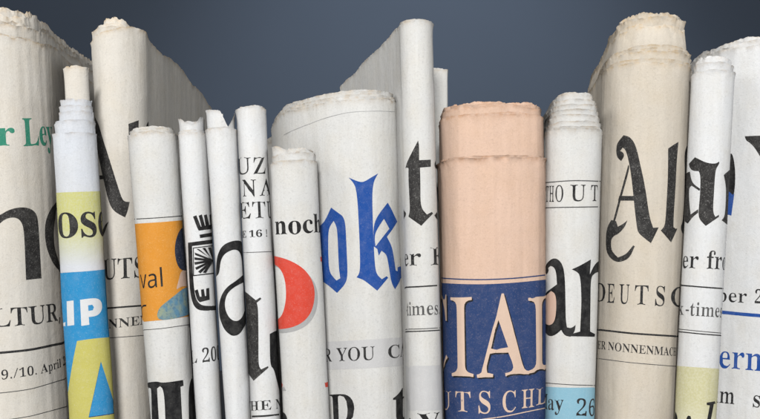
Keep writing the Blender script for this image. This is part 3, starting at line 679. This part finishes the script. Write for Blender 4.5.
p.poly('headline_lettering', 'charcoal', C(*k, (210, 52), (222, 36), (222, 150), (212, 140)))
p.text('small_lettering', 'black', 'DEUTS', [(80, 280.5), (120, 279), (143, 276.8)], 20.5, thin=10)
p.rule([(92, 309.5), (107, 308.3), (150, 305)], 1.7, 'black')
p.text('small_lettering', 'black', 'NONNEN', [(98, 329.5), (120, 327.5), (147, 323.5)], 9, thin=10)
p.rule([(92, 339), (107, 338.3), (150, 335)], .7)
p.print_out()

# 4: roll with the orange picture
p = Newspaper('short newspaper with orange picture panel lettered val, standing in front of the tall cream one', G,
              (152.5, 135), (172, 419), (25.6, 23.2), -6, 26, 'roll', 2.0, depth=44, seed=4, bumps=.5)
p.sheets('grey', [dict(top=133, ser=.8, amp=.8), dict(inset=1.0, top=131.5, amp=.9), dict(inset=2.6, top=128, amp=.8, crump=1), dict(inset=4.5, top=126.5, amp=1.0, crump=1.2, curl=1)])
p.rule([(120, 219.8), (157, 218), (186, 215.5)], .8, 'black')
p.band('picture', 'orange', [(124, 224.3), (157, 222.5), (187, 219.8)], [(135, 322.6), (165, 320), (194, 315.6)])
k = (120, 200, 3.81)
p.poly('picture', 'darknavy', smooth_closed(C(*k, (262, 95), (238, 104), (222, 125), (211, 160), (208, 200), (216, 243), (230, 267), (262, 275)), 1))
p.poly('picture', 'peach', smooth_closed(C(*k, (232, 266), (262, 272), (262, 330), (232, 328), (212, 345), (222, 310)), 1))
p.poly('picture', 'portrait', smooth_closed([(157, 317.5), (158, 310), (163, 304.5), (174, 296), (184, 287.5), (192, 287), (194, 303), (190, 314), (182, 317), (171, 319.2), (161, 320.2)], 1))
p.text('picture', 'jet', 'val', [(141.3, 288.4), (151, 288), (163, 286.6)], 17.5, 's')
p.text('picture', 'jet', 'r', [(141.8, 317), (147.5, 316.6)], 15, 's')
p.rule([(136, 330.5), (160, 329), (194, 324)], .7)
k = (120, 300, 3.52)
p.poly('headline_lettering', 'jet', C(*k, (85, 293), (130, 286), (150, 293), (222, 282), (224, 302), (213, 306), (221, 450), (160, 450), (157, 350), (151, 312), (141, 304), (131, 312), (132, 350), (138, 450), (112, 450), (110, 330), (108, 312), (85, 309)))
p.poly('headline_lettering', 'jet', C(*k, (243, 450), (241, 330), (246, 290), (258, 268), (275, 262), (275, 450)))
p.print_out()

# 5: thin roll with the sunburst emblem
p = Newspaper('thin white newspaper with block emblem of rays and the print L 200, ragged torn top', G,
              (192, 125), (209, 419), (14.3, 13.2), -2, 17, 'roll', 1.95, depth=34, seed=5, bumps=.45)
p.sheets('light', [dict(top=132, ser=.6), dict(inset=.8, top=130.5, amp=.8), dict(inset=1.6, top=[(176, 119), (181, 118.5), (184, 121), (192, 122), (197, 120), (201, 116), (204, 117.5), (211, 118)], amp=1.4, crump=1.4, tear=.8),
                   dict(inset=4, top=121, amp=1.5, crump=1.8, tear=1)])
k = (170, 200, 3.49)
em = 'emblem'
p.poly(em, 'jet', C(*k, (80, 58), (92, 53), (108, 93), (95, 97)))
p.poly(em, 'jet', C(*k, (100, 55), (111, 50), (122, 90), (110, 93)))
p.poly(em, 'jet', C(*k, (118, 53), (128, 50), (136, 86), (124, 90)))
p.poly(em, 'jet', C(*k, (137, 52), (150, 48), (150, 83), (140, 86)))
p.poly(em, 'jet', C(*k, (95, 96), (155, 83), (155, 99), (100, 107)))
p.poly(em, 'jet', C(*k, (103, 121), (156, 112), (156, 126), (105, 133)))
p.poly(em, 'jet', C(*k, (63, 149), (162, 136), (162, 150), (77, 161), (80, 262), (86, 330), (97, 358), (118, 371), (172, 368), (172, 384), (112, 388), (88, 378), (75, 350), (68, 300)))
p.poly(em, 'jet', C(*k, (80, 166), (158, 157), (158, 160), (83, 169), (84, 262), (158, 253), (158, 257), (81, 266)))
for a, b in (((86, 183), (88, 192)), ((85, 200), (86, 209)), ((85, 217), (87, 226)), ((88, 236), (92, 244)), ((98, 250), (106, 256)), ((114, 253), (124, 255)), ((93, 171), (102, 170)), ((112, 168), (122, 167)), ((131, 166), (142, 165))):
    p.poly(em, 'jet', C(*k, a, b, (148, 214), (147, 208)))
p.poly(em, 'jet', C(*k, (86, 316), (97, 312), (104, 338), (110, 337), (108, 313), (118, 311), (122, 336), (126, 335), (126, 309), (136, 307), (138, 348), (104, 357), (94, 348)))
p.text('small_lettering', 'black', 'L', [(190.5, 364), (197.5, 363)], 13, thin=10)
p.text('small_lettering', 'black', '200', [(202.5, 362.8), (212, 361.5), (221.5, 359.5)], 13.8, thin=10)
p.print_out()

# 6: thin roll with the letter a
p = Newspaper('thin white newspaper with one tall black letter a, inner page torn off diagonally on top', G,
              (221.5, 130), (238, 419), (15.6, 13), -5, 17, 'roll', 1.95, depth=34, seed=6, bumps=.45)
p.sheets('light', [dict(top=128, ser=.6, amp=.7), dict(inset=.9, top=127.2, amp=.6), dict(inset=2.0, top=[(204, 110.5), (220, 110.5), (237.5, 111.5), (234, 117), (230, 124), (228.5, 127), (250, 127)], amp=.5, ser=.3, crump=.8), dict(inset=3.6, top=126, amp=.6)])
k = (170, 200, 3.49); k2 = (200, 300, 3.52)
p.poly('headline_lettering', 'jet', C(*k, (161, 268), (161, 225), (167, 188), (184, 158), (212, 144), (240, 140), (258, 150), (270, 180), (280, 420), (262, 420), (252, 205), (243, 180), (228, 172), (206, 178), (187, 192), (176, 215), (172, 256)))
p.poly('headline_lettering', 'jet', [(246, 272.5), (236, 281), (227.3, 286.5), (221.6, 294.6), (218.9, 304.6), (219.2, 315), (221, 322), (224, 329), (228, 333.5), (233, 336.4), (239.8, 334.5), (244.9, 325.5), (249, 316), (249, 306),
                            (245, 309), (242.6, 316.5), (239.5, 320.3), (235.5, 321.4), (231, 319.5), (227.4, 315), (225.2, 309), (224.7, 302), (227, 293.5), (234.5, 286.8), (246, 281.2)])
p.print_out()

# 7: thin roll with UZ NA ET
p = Newspaper('thin white newspaper lettered UZ NA ET with a black blackletter stroke lower down', G,
              (252, 120), (266, 419), (15, 15.4), 0, 17, 'roll', 1.95, depth=36, seed=7, bumps=.45)
p.sheets('light', [dict(top=107, ser=.5, amp=.8, crump=1.0), dict(inset=1.0, top=106, amp=.9), dict(inset=2.2, top=105, amp=1.0, crump=1.2, curl=1)])
for ch, xa, xb, yb in (('U', 238.4, 251.4, 174.5), ('Z', 253.2, 265.4, 174.2), ('N', 243.2, 256.6, 196.6), ('A', 259.6, 271, 196), ('E', 241.4, 251.2, 219), ('T', 252.8, 265.6, 218.6), ('U', 267, 272, 218)):
    p.text('headline_lettering', 'black', ch, [(xa, yb), (xb, yb - .3)], 16.8, thin=16)
p.text('small_lettering', 'black', 'GE 16 !', [(238, 237.9), (252, 237.4), (267, 236.6)], 6.8)
p.rule([(230, 253), (252, 252.4), (275, 251.5)], .7)
p.poly('blackletter_lettering', 'charcoal', C(*k, (255, 316), (262, 318), (300, 350), (315, 340), (319, 345), (303, 359)) + C(*k2, (205, 30), (206, 140), (205, 230), (215, 245), (240, 233), (241, 239), (188, 285), (170, 262), (150, 200), (150, 0)))
p.poly('blackletter_lettering', 'jet', C(*k2, (245, 120), (262, 110), (290, 100), (300, 340), (282, 330), (270, 285), (260, 242), (247, 232)))
p.text('small_lettering', 'black', 'THE N', [(244, 411), (262, 410.3), (282, 408)], 9.6, thin=10)
p.rule([(246, 416.8), (266, 416.2), (284, 414)], 1.8, 'black')
p.print_out()

# 8: roll with the red letter
p = Newspaper('short white newspaper with red half letter and the print noch, shreds of paper on top', G,
              (293, 160), (306.3, 419), (25, 24.3), -6, 23, 'roll', 2.0, depth=42, seed=8, bumps=.5)
p.sheets('grey', [dict(top=161, ser=.7, amp=.7), dict(inset=.9, top=160, amp=.7), dict(inset=1.6, top=153, amp=1.2, crump=1, tear=.8),
                  dict(inset=2.6, top=[(268, 147.5), (276, 146.8), (284, 148.5), (290, 153), (297, 149.5), (305, 148), (318.5, 149.5), (315, 153), (330, 153)], amp=1.3, crump=1.3, tear=.6), dict(inset=5, top=149, amp=1.4, crump=2, tear=1)])
p.text('headline_lettering', 'jet', 'r noch', [(264, 234.8), (295, 234), (320.5, 232.6)], 19)
k = (265, 240, 4.19)
outer = [(-60, 66), (10, 62), (42, 67), (82, 77), (130, 98), (170, 127), (196, 166), (208, 212), (205, 262), (190, 310), (160, 345), (120, 365), (80, 373), (40, 375), (-60, 375)]
inner = [(-60, 100), (20, 98), (46, 104), (66, 122), (80, 150), (88, 190), (90, 240), (82, 290), (68, 322), (48, 338), (20, 340), (-60, 340)]
p.poly('headline_lettering', 'grey_ink', C(*k, *[(a + 13, b + 16) for a, b in outer]), C(*k, *[(a + 6, b + 8) for a, b in inner]))
p.poly('headline_lettering', 'red', C(*k, *outer), C(*k, *inner))
p.poly('small_lettering', 'red', C(*k, (231, 69), (262, 66), (262, 88), (233, 91)))
p.poly('small_lettering', 'red', [(324.5, 382.6), (334, 381), (334, 386.6), (325.3, 387.4)])
p.poly('small_lettering', 'red', [(270, 372), (279.5, 379), (284, 387), (279, 388), (270, 384)])
p.poly('small_lettering', 'grey_ink', [(279, 388), (284, 387), (286, 391), (280, 391)])
p.poly('small_lettering', 'jet', [(278, 411), (283, 411.5), (287, 416), (289, 430), (278, 430)])
p.print_out()

# 9: wide grey paper with blue letters
p = Newspaper('wide grey newspaper with big blue blackletter ok, its folded top falling away to the left', G,
              (365, 100), (374, 419), (33, 32), 16, 34, 'fold', 1.95, 70, (-20, -22), seed=9, aL=3.5, bL=205, bumps=.8)
p.sheets('grey', [dict(top=98.5, ser=1.0, amp=.5), dict(inset=1, top=96.5, ser=1.0, amp=.7, crump=.8), dict(inset=2.2, top=94, amp=.9, crump=1), dict(inset=4.0, top=90.5, amp=.9, ser=.5), dict(inset=4.8, top=89.8, amp=.9, ser=.4)])
p.rule([(285, 135), (300, 127.5), (315, 121.5), (330, 116.5), (345, 112.8), (360, 111.2), (380, 110.8), (400, 112)], .6, 'grey_ink')
k = (315, 165, 3.22)
p.poly('headline_lettering', 'royal', C(*k, (10, 200), (30, 185), (52, 137), (72, 152), (97, 170), (101, 250), (107, 375), (72, 412), (35, 380), (10, 370)), C(*k, (42, 205), (60, 180), (71, 200), (77, 330), (82, 365), (70, 372), (44, 345)))
p.poly('headline_lettering', 'royal', C(*k, (108, 40), (135, 52), (155, 56), (178, 42), (203, 27), (189, 52), (184, 90), (186, 180), (190, 280), (195, 350), (215, 368), (231, 358), (236, 363), (200, 405), (158, 370), (134, 362), (146, 345), (144, 250), (138, 130), (132, 75), (122, 55)))
p.poly('headline_lettering', 'royal', C(*k, (187, 182), (234, 121), (266, 182), (250, 207), (232, 232), (200, 270), (189, 262)), C(*k, (190, 222), (222, 173), (240, 205), (195, 262)))
p.poly('headline_lettering', 'royal', C(*k, (200, 268), (232, 231), (250, 265), (260, 340), (276, 346), (275, 370), (258, 400), (246, 380), (238, 330), (231, 288), (214, 276), (205, 292)))
p.poly('headline_lettering', 'royal', C(*k, (266, 330), (290, 318), (292, 355), (266, 372)))
p.band('small_lettering', 'tint', [(318, 342.5), (345, 341), (375, 339.3), (410, 336.8)], [(318, 370), (345, 369.3), (375, 367.8), (410, 365.2)])
p.text('small_lettering', 'black', 'R', [(324.5, 361.6), (332.5, 361.6)], 13, thin=12)
p.text('small_lettering', 'black', 'YOU', [(337, 361.4), (355, 360.6), (374.8, 359.6)], 13.3, thin=12)
p.text('small_lettering', 'black', 'CA', [(387.5, 358.6), (396, 357.8), (407.5, 356)], 13, thin=12)
p.text('headline_lettering', 'jet', 'D', [(331, 424.5), (355, 423.5)], 30.5)
p.text('headline_lettering', 'jet', 't', [(393.5, 422), (406, 420)], 36)
p.print_out()

# 10: tallest, narrow paper
p = Newspaper('tallest narrow grey newspaper with one blackletter t, left of the salmon-pink one', G,
              (416, 28), (426, 419), (17.6, 17), -2, 22, 'fold', 2.05, 255, (-72, -60), seed=10, bumps=.6)
p.sheets('grey', [dict(top=19.5, ser=.4, amp=.7), dict(inset=.9, top=18.8, ser=.5, amp=.7, ew=3), dict(inset=2.2, top=20, amp=.7), dict(inset=5, top=21, amp=1)])
k = (395, 130, 3.81)
p.poly('headline_lettering', 'charcoal', C(*k, (88, 40), (92, 60), (92, 115), (135, 113), (135, 140), (95, 143), (97, 200), (97, 295), (122, 322), (140, 312), (145, 318), (100, 365), (50, 330), (57, 305), (52, 200), (52, 145), (40, 145), (45, 125), (65, 85)))
p.poly('headline_lettering', 'charcoal', C(*k, (148, 132), (157, 112), (175, 100), (175, 165), (156, 150)))
p.poly('headline_lettering', 'charcoal', C(*k, (150, 325), (160, 312), (178, 300), (178, 350), (160, 342)))
p.poly('headline_lettering', 'charcoal', C(*k, (25, 300), (37, 310), (42, 318), (38, 332), (25, 340)))
p.text('small_lettering', 'black', 'er', [(402.5, 266), (421.8, 265.6)], 17.5, thin=10)
p.text('small_lettering', 'black', 'F', [(430.8, 265.4), (442.5, 264.6)], 18, thin=10)
p.rule([(396, 288), (405, 287.3), (422, 286.6), (444, 285)], 1.4, 'black')
p.text('small_lettering', 'line', '-times.', [(404.6, 315.8), (421, 315.2), (439.3, 314.2)], 13.5, thin=12)
p.rule([(396, 330), (405, 329.3), (422, 329), (444, 327.6)], .8)
p.rule([(396, 332.3), (405, 331.7), (422, 331.3), (444, 330)], 1.1, 'black')
p.band('small_lettering', 'tint', [(396, 366.5), (422, 366), (446, 365)], [(398, 411), (424, 411), (446, 410)])
p.text('headline_lettering', 'jet', 'e V', [(404, 430), (424, 430), (440, 429)], 17)
p.print_out()

# 11: narrow end showing behind
p = Newspaper('small narrow newspaper end between the tallest newspaper and the salmon-pink one', G,
              (436, 72), (438, 419), (12, 12), 110, 8, 'roll', 4.0, depth=26, seed=11, bumps=.3)
p.sheets('grey', [dict(top=69.5, ser=.5, amp=.7, tear=.6), dict(inset=1, top=68.8, amp=.9, tear=.8), dict(inset=2, top=71, amp=.9)])

# 12: salmon-pink roll
p = Newspaper('thick salmon-pink newspaper with navy blue box of large pale capitals', G,
              (490.7, 130), (494, 419), (54, 50.6), 2, 36, 'roll', 2.2, depth=98, seed=12, bumps=.9)
p.creases = [(-4, 1.7, 9), (-40, 1.0, 7), (26, -.8, 10), (-21, -.7, 6), (46, .7, 6)]
p.sheets('salmon', [dict(top=157, ser=.4, amp=.9, crump=1.8, flare=1.8, ew=3), dict(inset=.8, top=155, ser=.4, amp=.8, crump=1.8, flare=1.6, ew=3), dict(inset=2.2, top=114, ser=.7, amp=.6), dict(inset=3.0, top=112.5, ser=.6, amp=.8),
                    dict(inset=4.6, top=106, amp=1.1, crump=1.2), dict(inset=6, top=103.5, amp=1.2, crump=1.4, tear=.8), dict(inset=8, top=101.5, amp=1.4, crump=1.8, tear=.8, curl=1)])
p.rule([(432, 277.3), (440, 278.2), (465, 279.6), (490, 279.7), (520, 278), (549, 274.6)], 1.2, 'navy', 'title_box')
p.band('title_box', 'navy', [(432, 282.2), (440, 283), (465, 284.3), (490, 284.3), (520, 282.4), (549, 279.2)], [(432, 450), (492, 450), (549, 450)])
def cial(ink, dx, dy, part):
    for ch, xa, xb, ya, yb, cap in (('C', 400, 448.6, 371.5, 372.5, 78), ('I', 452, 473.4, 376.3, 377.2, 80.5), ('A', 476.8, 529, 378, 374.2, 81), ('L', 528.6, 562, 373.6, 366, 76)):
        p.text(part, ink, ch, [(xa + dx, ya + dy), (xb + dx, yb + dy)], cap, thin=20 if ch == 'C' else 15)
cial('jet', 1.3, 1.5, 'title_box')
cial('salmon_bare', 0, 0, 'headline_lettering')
for ch, xa, xb, ya, yb, cap in (('U', 437.5, 451.5, 409.6, 410.4, 19.5), ('T', 456, 470.8, 411.4, 412.2, 20.5), ('S', 478.6, 491, 413.2, 413.6, 22), ('C', 502, 516, 412.6, 411.6, 21), ('H', 522, 534.2, 408.6, 407, 18.5), ('L', 536.2, 545, 405.6, 403, 17)):
    p.text('headline_lettering', 'salmon_bare', ch, [(xa, ya), (xb, yb)], cap, thin=14)
p.rule([(434, 422), (445, 423.3), (465, 422), (490, 418.4), (515, 414.6), (548, 407.5)], 1.0, 'salmon_bare', 'headline_lettering')
p.print_out()

# 13: OUT paper
p = Newspaper('grey newspaper lettered OUT and ar above a pale blue strip, many stepped edges on top', G,
              (573.2, 120), (568.5, 419), (28.6, 25.6), 0, 29, 'fold', 2.4, 150, (4, -4), seed=13, bumps=.6)
p.sheets('grey', [dict(top=128, ser=.4, amp=.7, slope=-6, flare=1.3), dict(inset=0.6, top=126, ser=.25, amp=.7, slope=-6, flare=1.5, crump=.4, ew=1.6), dict(inset=1.9, top=120.5, ser=.25, amp=.7, slope=-6, flare=1.5, crump=.4, ew=1.6), dict(inset=3.2, top=114.5, ser=.25, amp=.7, slope=-6, flare=1.5, crump=.4, ew=1.6), dict(inset=4.5, top=109, ser=.25, amp=.7, slope=-6, flare=1.5, crump=.4, ew=1.6), dict(inset=5.8, top=103.5, ser=.25, amp=.7, slope=-6, flare=1.5, crump=.4, ew=1.6), dict(inset=7.1, top=98.5, ser=.25, amp=.7, slope=-6, flare=1.5, crump=.4, ew=1.6), dict(inset=9.5, top=93.5, ser=.5, amp=.9, slope=-8, crump=1), dict(inset=11, top=92, ser=.5, amp=.9, slope=-8)], inner_mat='grey')
p.rule([(542, 183), (547, 182.5), (573, 180.3), (604, 181.4)], 1.0)
p.rule([(542, 208), (547, 207.7), (573, 207.2), (604, 206.7)], 1.0)
for ch, xa, xb, yb in (('T', 546.2, 549.2, 202), ('H', 549.6, 554, 201.8), ('O', 555.2, 563.6, 201.6), ('U', 570, 585.4, 201), ('T', 590.6, 597.6, 201.2)):
    p.text('small_lettering', 'black', ch, [(xa, yb), (xb, yb)], 16.2, thin=15)
k = (535, 235, 3.81)
p.poly('headline_lettering', 'jet', C(*k, (35, 150), (40, 120), (52, 102), (68, 89), (85, 90), (103, 108), (113, 145), (116, 230), (117, 325), (122, 352), (138, 356), (155, 343), (152, 368), (135, 388), (113, 384), (100, 362), (80, 380), (60, 387), (44, 380), (30, 350), (30, 240), (44, 218), (60, 206), (84, 188), (81, 140), (72, 122), (60, 118), (52, 126), (54, 138), (46, 150)),
       C(*k, (38, 240), (46, 228), (62, 214), (76, 222), (82, 250), (80, 305), (72, 335), (56, 345), (42, 340), (36, 320)))
p.poly('headline_lettering', 'peach', C(*k, (30, 245), (46, 228), (62, 214), (76, 222), (82, 250), (80, 305), (72, 335), (56, 345), (42, 340), (30, 320)))
p.poly('headline_lettering', 'jet', C(*k, (140, 131), (170, 118), (213, 93), (209, 150), (224, 117), (240, 99), (262, 96), (262, 142), (240, 140), (228, 145), (212, 162), (210, 368), (228, 378), (226, 388), (135, 386), (135, 378), (172, 368), (178, 250), (173, 155), (160, 140)))
p.rule([(540, 382.6), (547, 383.2), (570, 385), (598, 385.6)], .8)
p.band('colour_panel', 'sky_tint', [(540, 386), (547, 387), (570, 388), (598, 387.4)], [(540, 450), (568, 450), (598, 450)])
p.text('small_lettering', 'black', 'May', [(535, 409), (551, 410), (563.5, 410.6)], 15.5, thin=10)
p.text('small_lettering', 'black', '26.', [(576, 415.8), (594.5, 415.6)], 16.6, thin=14)
p.print_out()

# 14: big beige paper
p = Newspaper('tall thick beige newspaper with large blackletter Al and a bulging torn two step top', G,
              (647.5, 60), (634, 419), (44, 39.6), 4, 44, 'fold', 2.0, 220, (18, -12), seed=14, bumps=1.0)
p.sheets('beige', [dict(top=61.5, ser=.8, amp=1.0, crump=.9, slope=0), dict(inset=.9, top=59, ser=.9, amp=1.0, crump=.9, slope=0), dict(inset=2.0, top=50, ser=.6, amp=1.0, crump=1.2, slope=-7, flare=1.2), dict(inset=2.7, top=47.5, ser=.8, amp=1.2, crump=1.4, slope=-8, flare=1.2), dict(inset=3.2, top=45.5, ser=.8, amp=1.2, crump=1.4, slope=-8),
                   dict(inset=5, top=25, ser=.4, amp=1.2, crump=1.6, slope=-9, curl=5, cd=11, flare=1.2), dict(inset=6, top=22, ser=.4, amp=1.5, crump=1.6, slope=-9, curl=5, cd=11, flare=1.2),
                   dict(inset=10.5, top=15, ser=.4, amp=1.8, crump=2.2, slope=-12, tear=.8, flare=1.5, ew=4), dict(inset=12.5, top=12.5, ser=.4, amp=2.0, crump=2.4, slope=-13, tear=.8, ew=5)])
k = (595, 120, 2.99); k4 = (585, 250, 3.49)
p.poly('headline_lettering', 'charcoal', C(*k, (62, 95), (65, 68), (85, 45), (105, 50), (122, 75), (135, 130), (150, 200), (163, 290), (175, 322), (191, 321), (180, 345), (168, 368), (130, 340), (125, 320), (118, 260), (110, 180), (102, 130), (92, 90), (82, 82), (74, 92), (84, 97), (87, 108), (77, 122), (66, 113)))
p.poly('headline_lettering', 'charcoal', C(*k, (99, 133), (104, 140), (78, 235), (61, 302), (55, 302), (72, 232)))
p.poly('headline_lettering', 'charcoal', C(*k, (72, 227), (118, 227), (119, 241), (69, 241)))
p.poly('headline_lettering', 'charcoal', C(*k, (33, 340), (40, 315), (50, 299), (64, 303), (69, 319), (84, 312), (97, 300), (90, 320), (72, 340), (56, 347), (48, 362), (50, 392), (68, 411), (93, 402), (114, 375), (119, 377), (104, 412), (80, 424), (60, 424), (42, 408), (33, 385)))
p.poly('headline_lettering', 'charcoal', C(*k, (218, 85), (249, 65), (245, 110), (235, 300), (235, 321), (246, 325), (228, 366), (197, 330), (210, 317), (216, 200)))
p.poly('headline_lettering', 'charcoal', C(*k, (266, 90), (285, 62), (300, 62), (300, 350), (268, 350), (255, 325), (263, 300), (268, 200)))
for ch, xa, xb, ya in (('D', 591, 605.4, 301.6), ('E', 606.6, 614, 302.6), ('U', 618.6, 629, 303.4), ('T', 634.4, 648, 304.6), ('S', 654.8, 664.4, 305.6), ('C', 669.6, 681, 306.2)):
    p.text('small_lettering', 'black', ch, [(xa, ya), (xb, ya + .5)], 19.5, thin=16)
p.rule([(590, 329.2), (599, 329.8), (632, 333.6), (680, 336.6)], 1.8, 'black')
p.text('small_lettering', 'black', 'ER', [(598.6, 348.8), (605.8, 349.6)], 8.3, thin=10)
p.text('small_lettering', 'black', 'NONNENMACH', [(608, 350), (632, 352.8), (676, 355.8)], 8.3, thin=10)
p.rule([(588, 357.6), (597, 358.4), (632, 363), (678, 366.6)], .7)
p.print_out()

# 15: white roll in front
p = Newspaper('slim white newspaper with blackletter a above the print fro, pale yellow tint at its foot', G,
              (712.7, 80), (695.8, 419), (21.9, 20.9), -12, 22, 'roll', 2.0, depth=40, seed=15, bumps=.5)
p.sheets('light', [dict(top=70.5, ser=.6, amp=1.0, crump=1), dict(inset=1.0, top=69, amp=1.2, crump=1.2), dict(inset=2.0, top=62, amp=1.4, crump=1.4, tear=.8), dict(inset=3.6, top=57, amp=1.5, crump=1.6, tear=.8, curl=1), dict(inset=5.5, top=55, amp=1.6, crump=2, tear=1, curl=1.5)])
k = (670, 140, 4.19)
p.poly('headline_lettering', 'charcoal', C(*k, (80, 100), (105, 72), (150, 95), (190, 100), (206, 90), (208, 98), (190, 125), (186, 200), (179, 300), (190, 322), (205, 313), (205, 322), (150, 360), (125, 335), (118, 310), (125, 240), (128, 150), (120, 130), (100, 130), (85, 120)))
p.poly('headline_lettering', 'charcoal', C(*k, (60, 140), (78, 135), (84, 132), (92, 180), (126, 204), (123, 213), (91, 191), (80, 200), (80, 250), (86, 312), (118, 290), (119, 303), (92, 325), (74, 350), (58, 340)))
p.poly('headline_lettering', 'charcoal', C(*k, (226, 146), (248, 126), (275, 105), (275, 360), (256, 332), (240, 356), (216, 336), (230, 320), (236, 200)))
p.text('small_lettering', 'black', 'er', [(682.5, 268), (698.7, 268.6)], 17.5, thin=12)
p.text('small_lettering', 'black', 'fro', [(706.5, 268.8), (725, 270)], 18, thin=12)
p.rule([(674, 284.8), (682, 285.4), (703, 287.2), (728, 289)], 1.4, 'black')
p.text('small_lettering', 'line', 'k', [(675, 315), (684, 315.2)], 13.5, thin=12)
p.text('small_lettering', 'line', '-times', [(685.6, 315.6), (702, 316.3), (721.4, 317.4)], 13.5, thin=12)
p.rule([(672, 328.6), (680, 329.2), (700, 331.4), (724, 333.4)], .8)
p.rule([(672, 331.2), (680, 331.8), (700, 334), (724, 335.8)], 1.1, 'black')
p.band('colour_panel', 'pale_yellow', [(670, 365.5), (696, 367.4), (722, 369)], [(668, 450), (696, 450), (722, 450)])
k = (665, 320, 4.23)
p.poly('headline_lettering', 'jet', C(*k, (175, 350), (225, 341), (225, 351), (205, 356), (188, 450), (172, 450), (188, 362), (176, 360)))
p.poly('headline_lettering', 'jet', C(*k, (90, 450), (90, 415), (98, 405), (108, 407), (112, 420), (112, 450)))
p.poly('headline_lettering', 'jet', C(*k, (30, 450), (36, 410), (43, 386), (51, 398), (58, 450)))
p.print_out()

# 16: last paper at the right edge
p = Newspaper('thick pale newspaper with blue print ern under a blue line, crumpled at top', G,
              (777, 60), (765, 419), (45, 47), 8, 34, 'fold', 1.95, 190, (0, 0), seed=16, aL=1.5, bL=78, bumps=1.1)
p.sheets('light', [dict(top=43, ser=.8, amp=1.2, crump=1.5), dict(inset=1.2, top=40, amp=1.6, crump=1.8, tear=.8), dict(inset=3, top=37, amp=1.8, crump=2.2, tear=1), dict(inset=6, top=36, amp=2, crump=2.4, tear=1)])
k = (670, 140, 4.19)
p.poly('headline_lettering', 'jet', C(*k, (230, 50), (260, 58), (269, 82), (276, 150), (271, 225), (264, 232), (230, 200)))
p.poly('headline_lettering', 'royal', C(*k, (230, 200), (264, 230), (271, 224), (259, 318), (246, 312), (230, 320)))
k = (660, 110, 2.62)
p.poly('headline_lettering', 'charcoal', C(*k, (223, 69), (300, 66), (320, 200), (300, 200), (262, 120), (246, 96), (236, 86), (226, 80)))
p.text('small_lettering', 'black', 'mber', [(704, 301), (730, 302), (747, 303)], 13.5, thin=12)
p.text('small_lettering', 'black', '2', [(754.5, 303.2), (762.5, 303.6)], 13.5, thin=12)
p.rule([(712, 311.2), (722, 312.2), (745, 314.6), (790, 318)], 3.4, 'royal')
p.text('headline_lettering', 'royal', 'ern', [(718.6, 367.6), (740, 369.4), (762.5, 371.4)], 24.5, thin=12)
p.text('small_lettering', 'black', 'elm', [(707, 402), (722, 403), (734.6, 404.4)], 17, thin=10)
p.text('small_lettering', 'black', 's', [(752.8, 407), (760.2, 407.6)], 17, thin=10)
p.print_out()
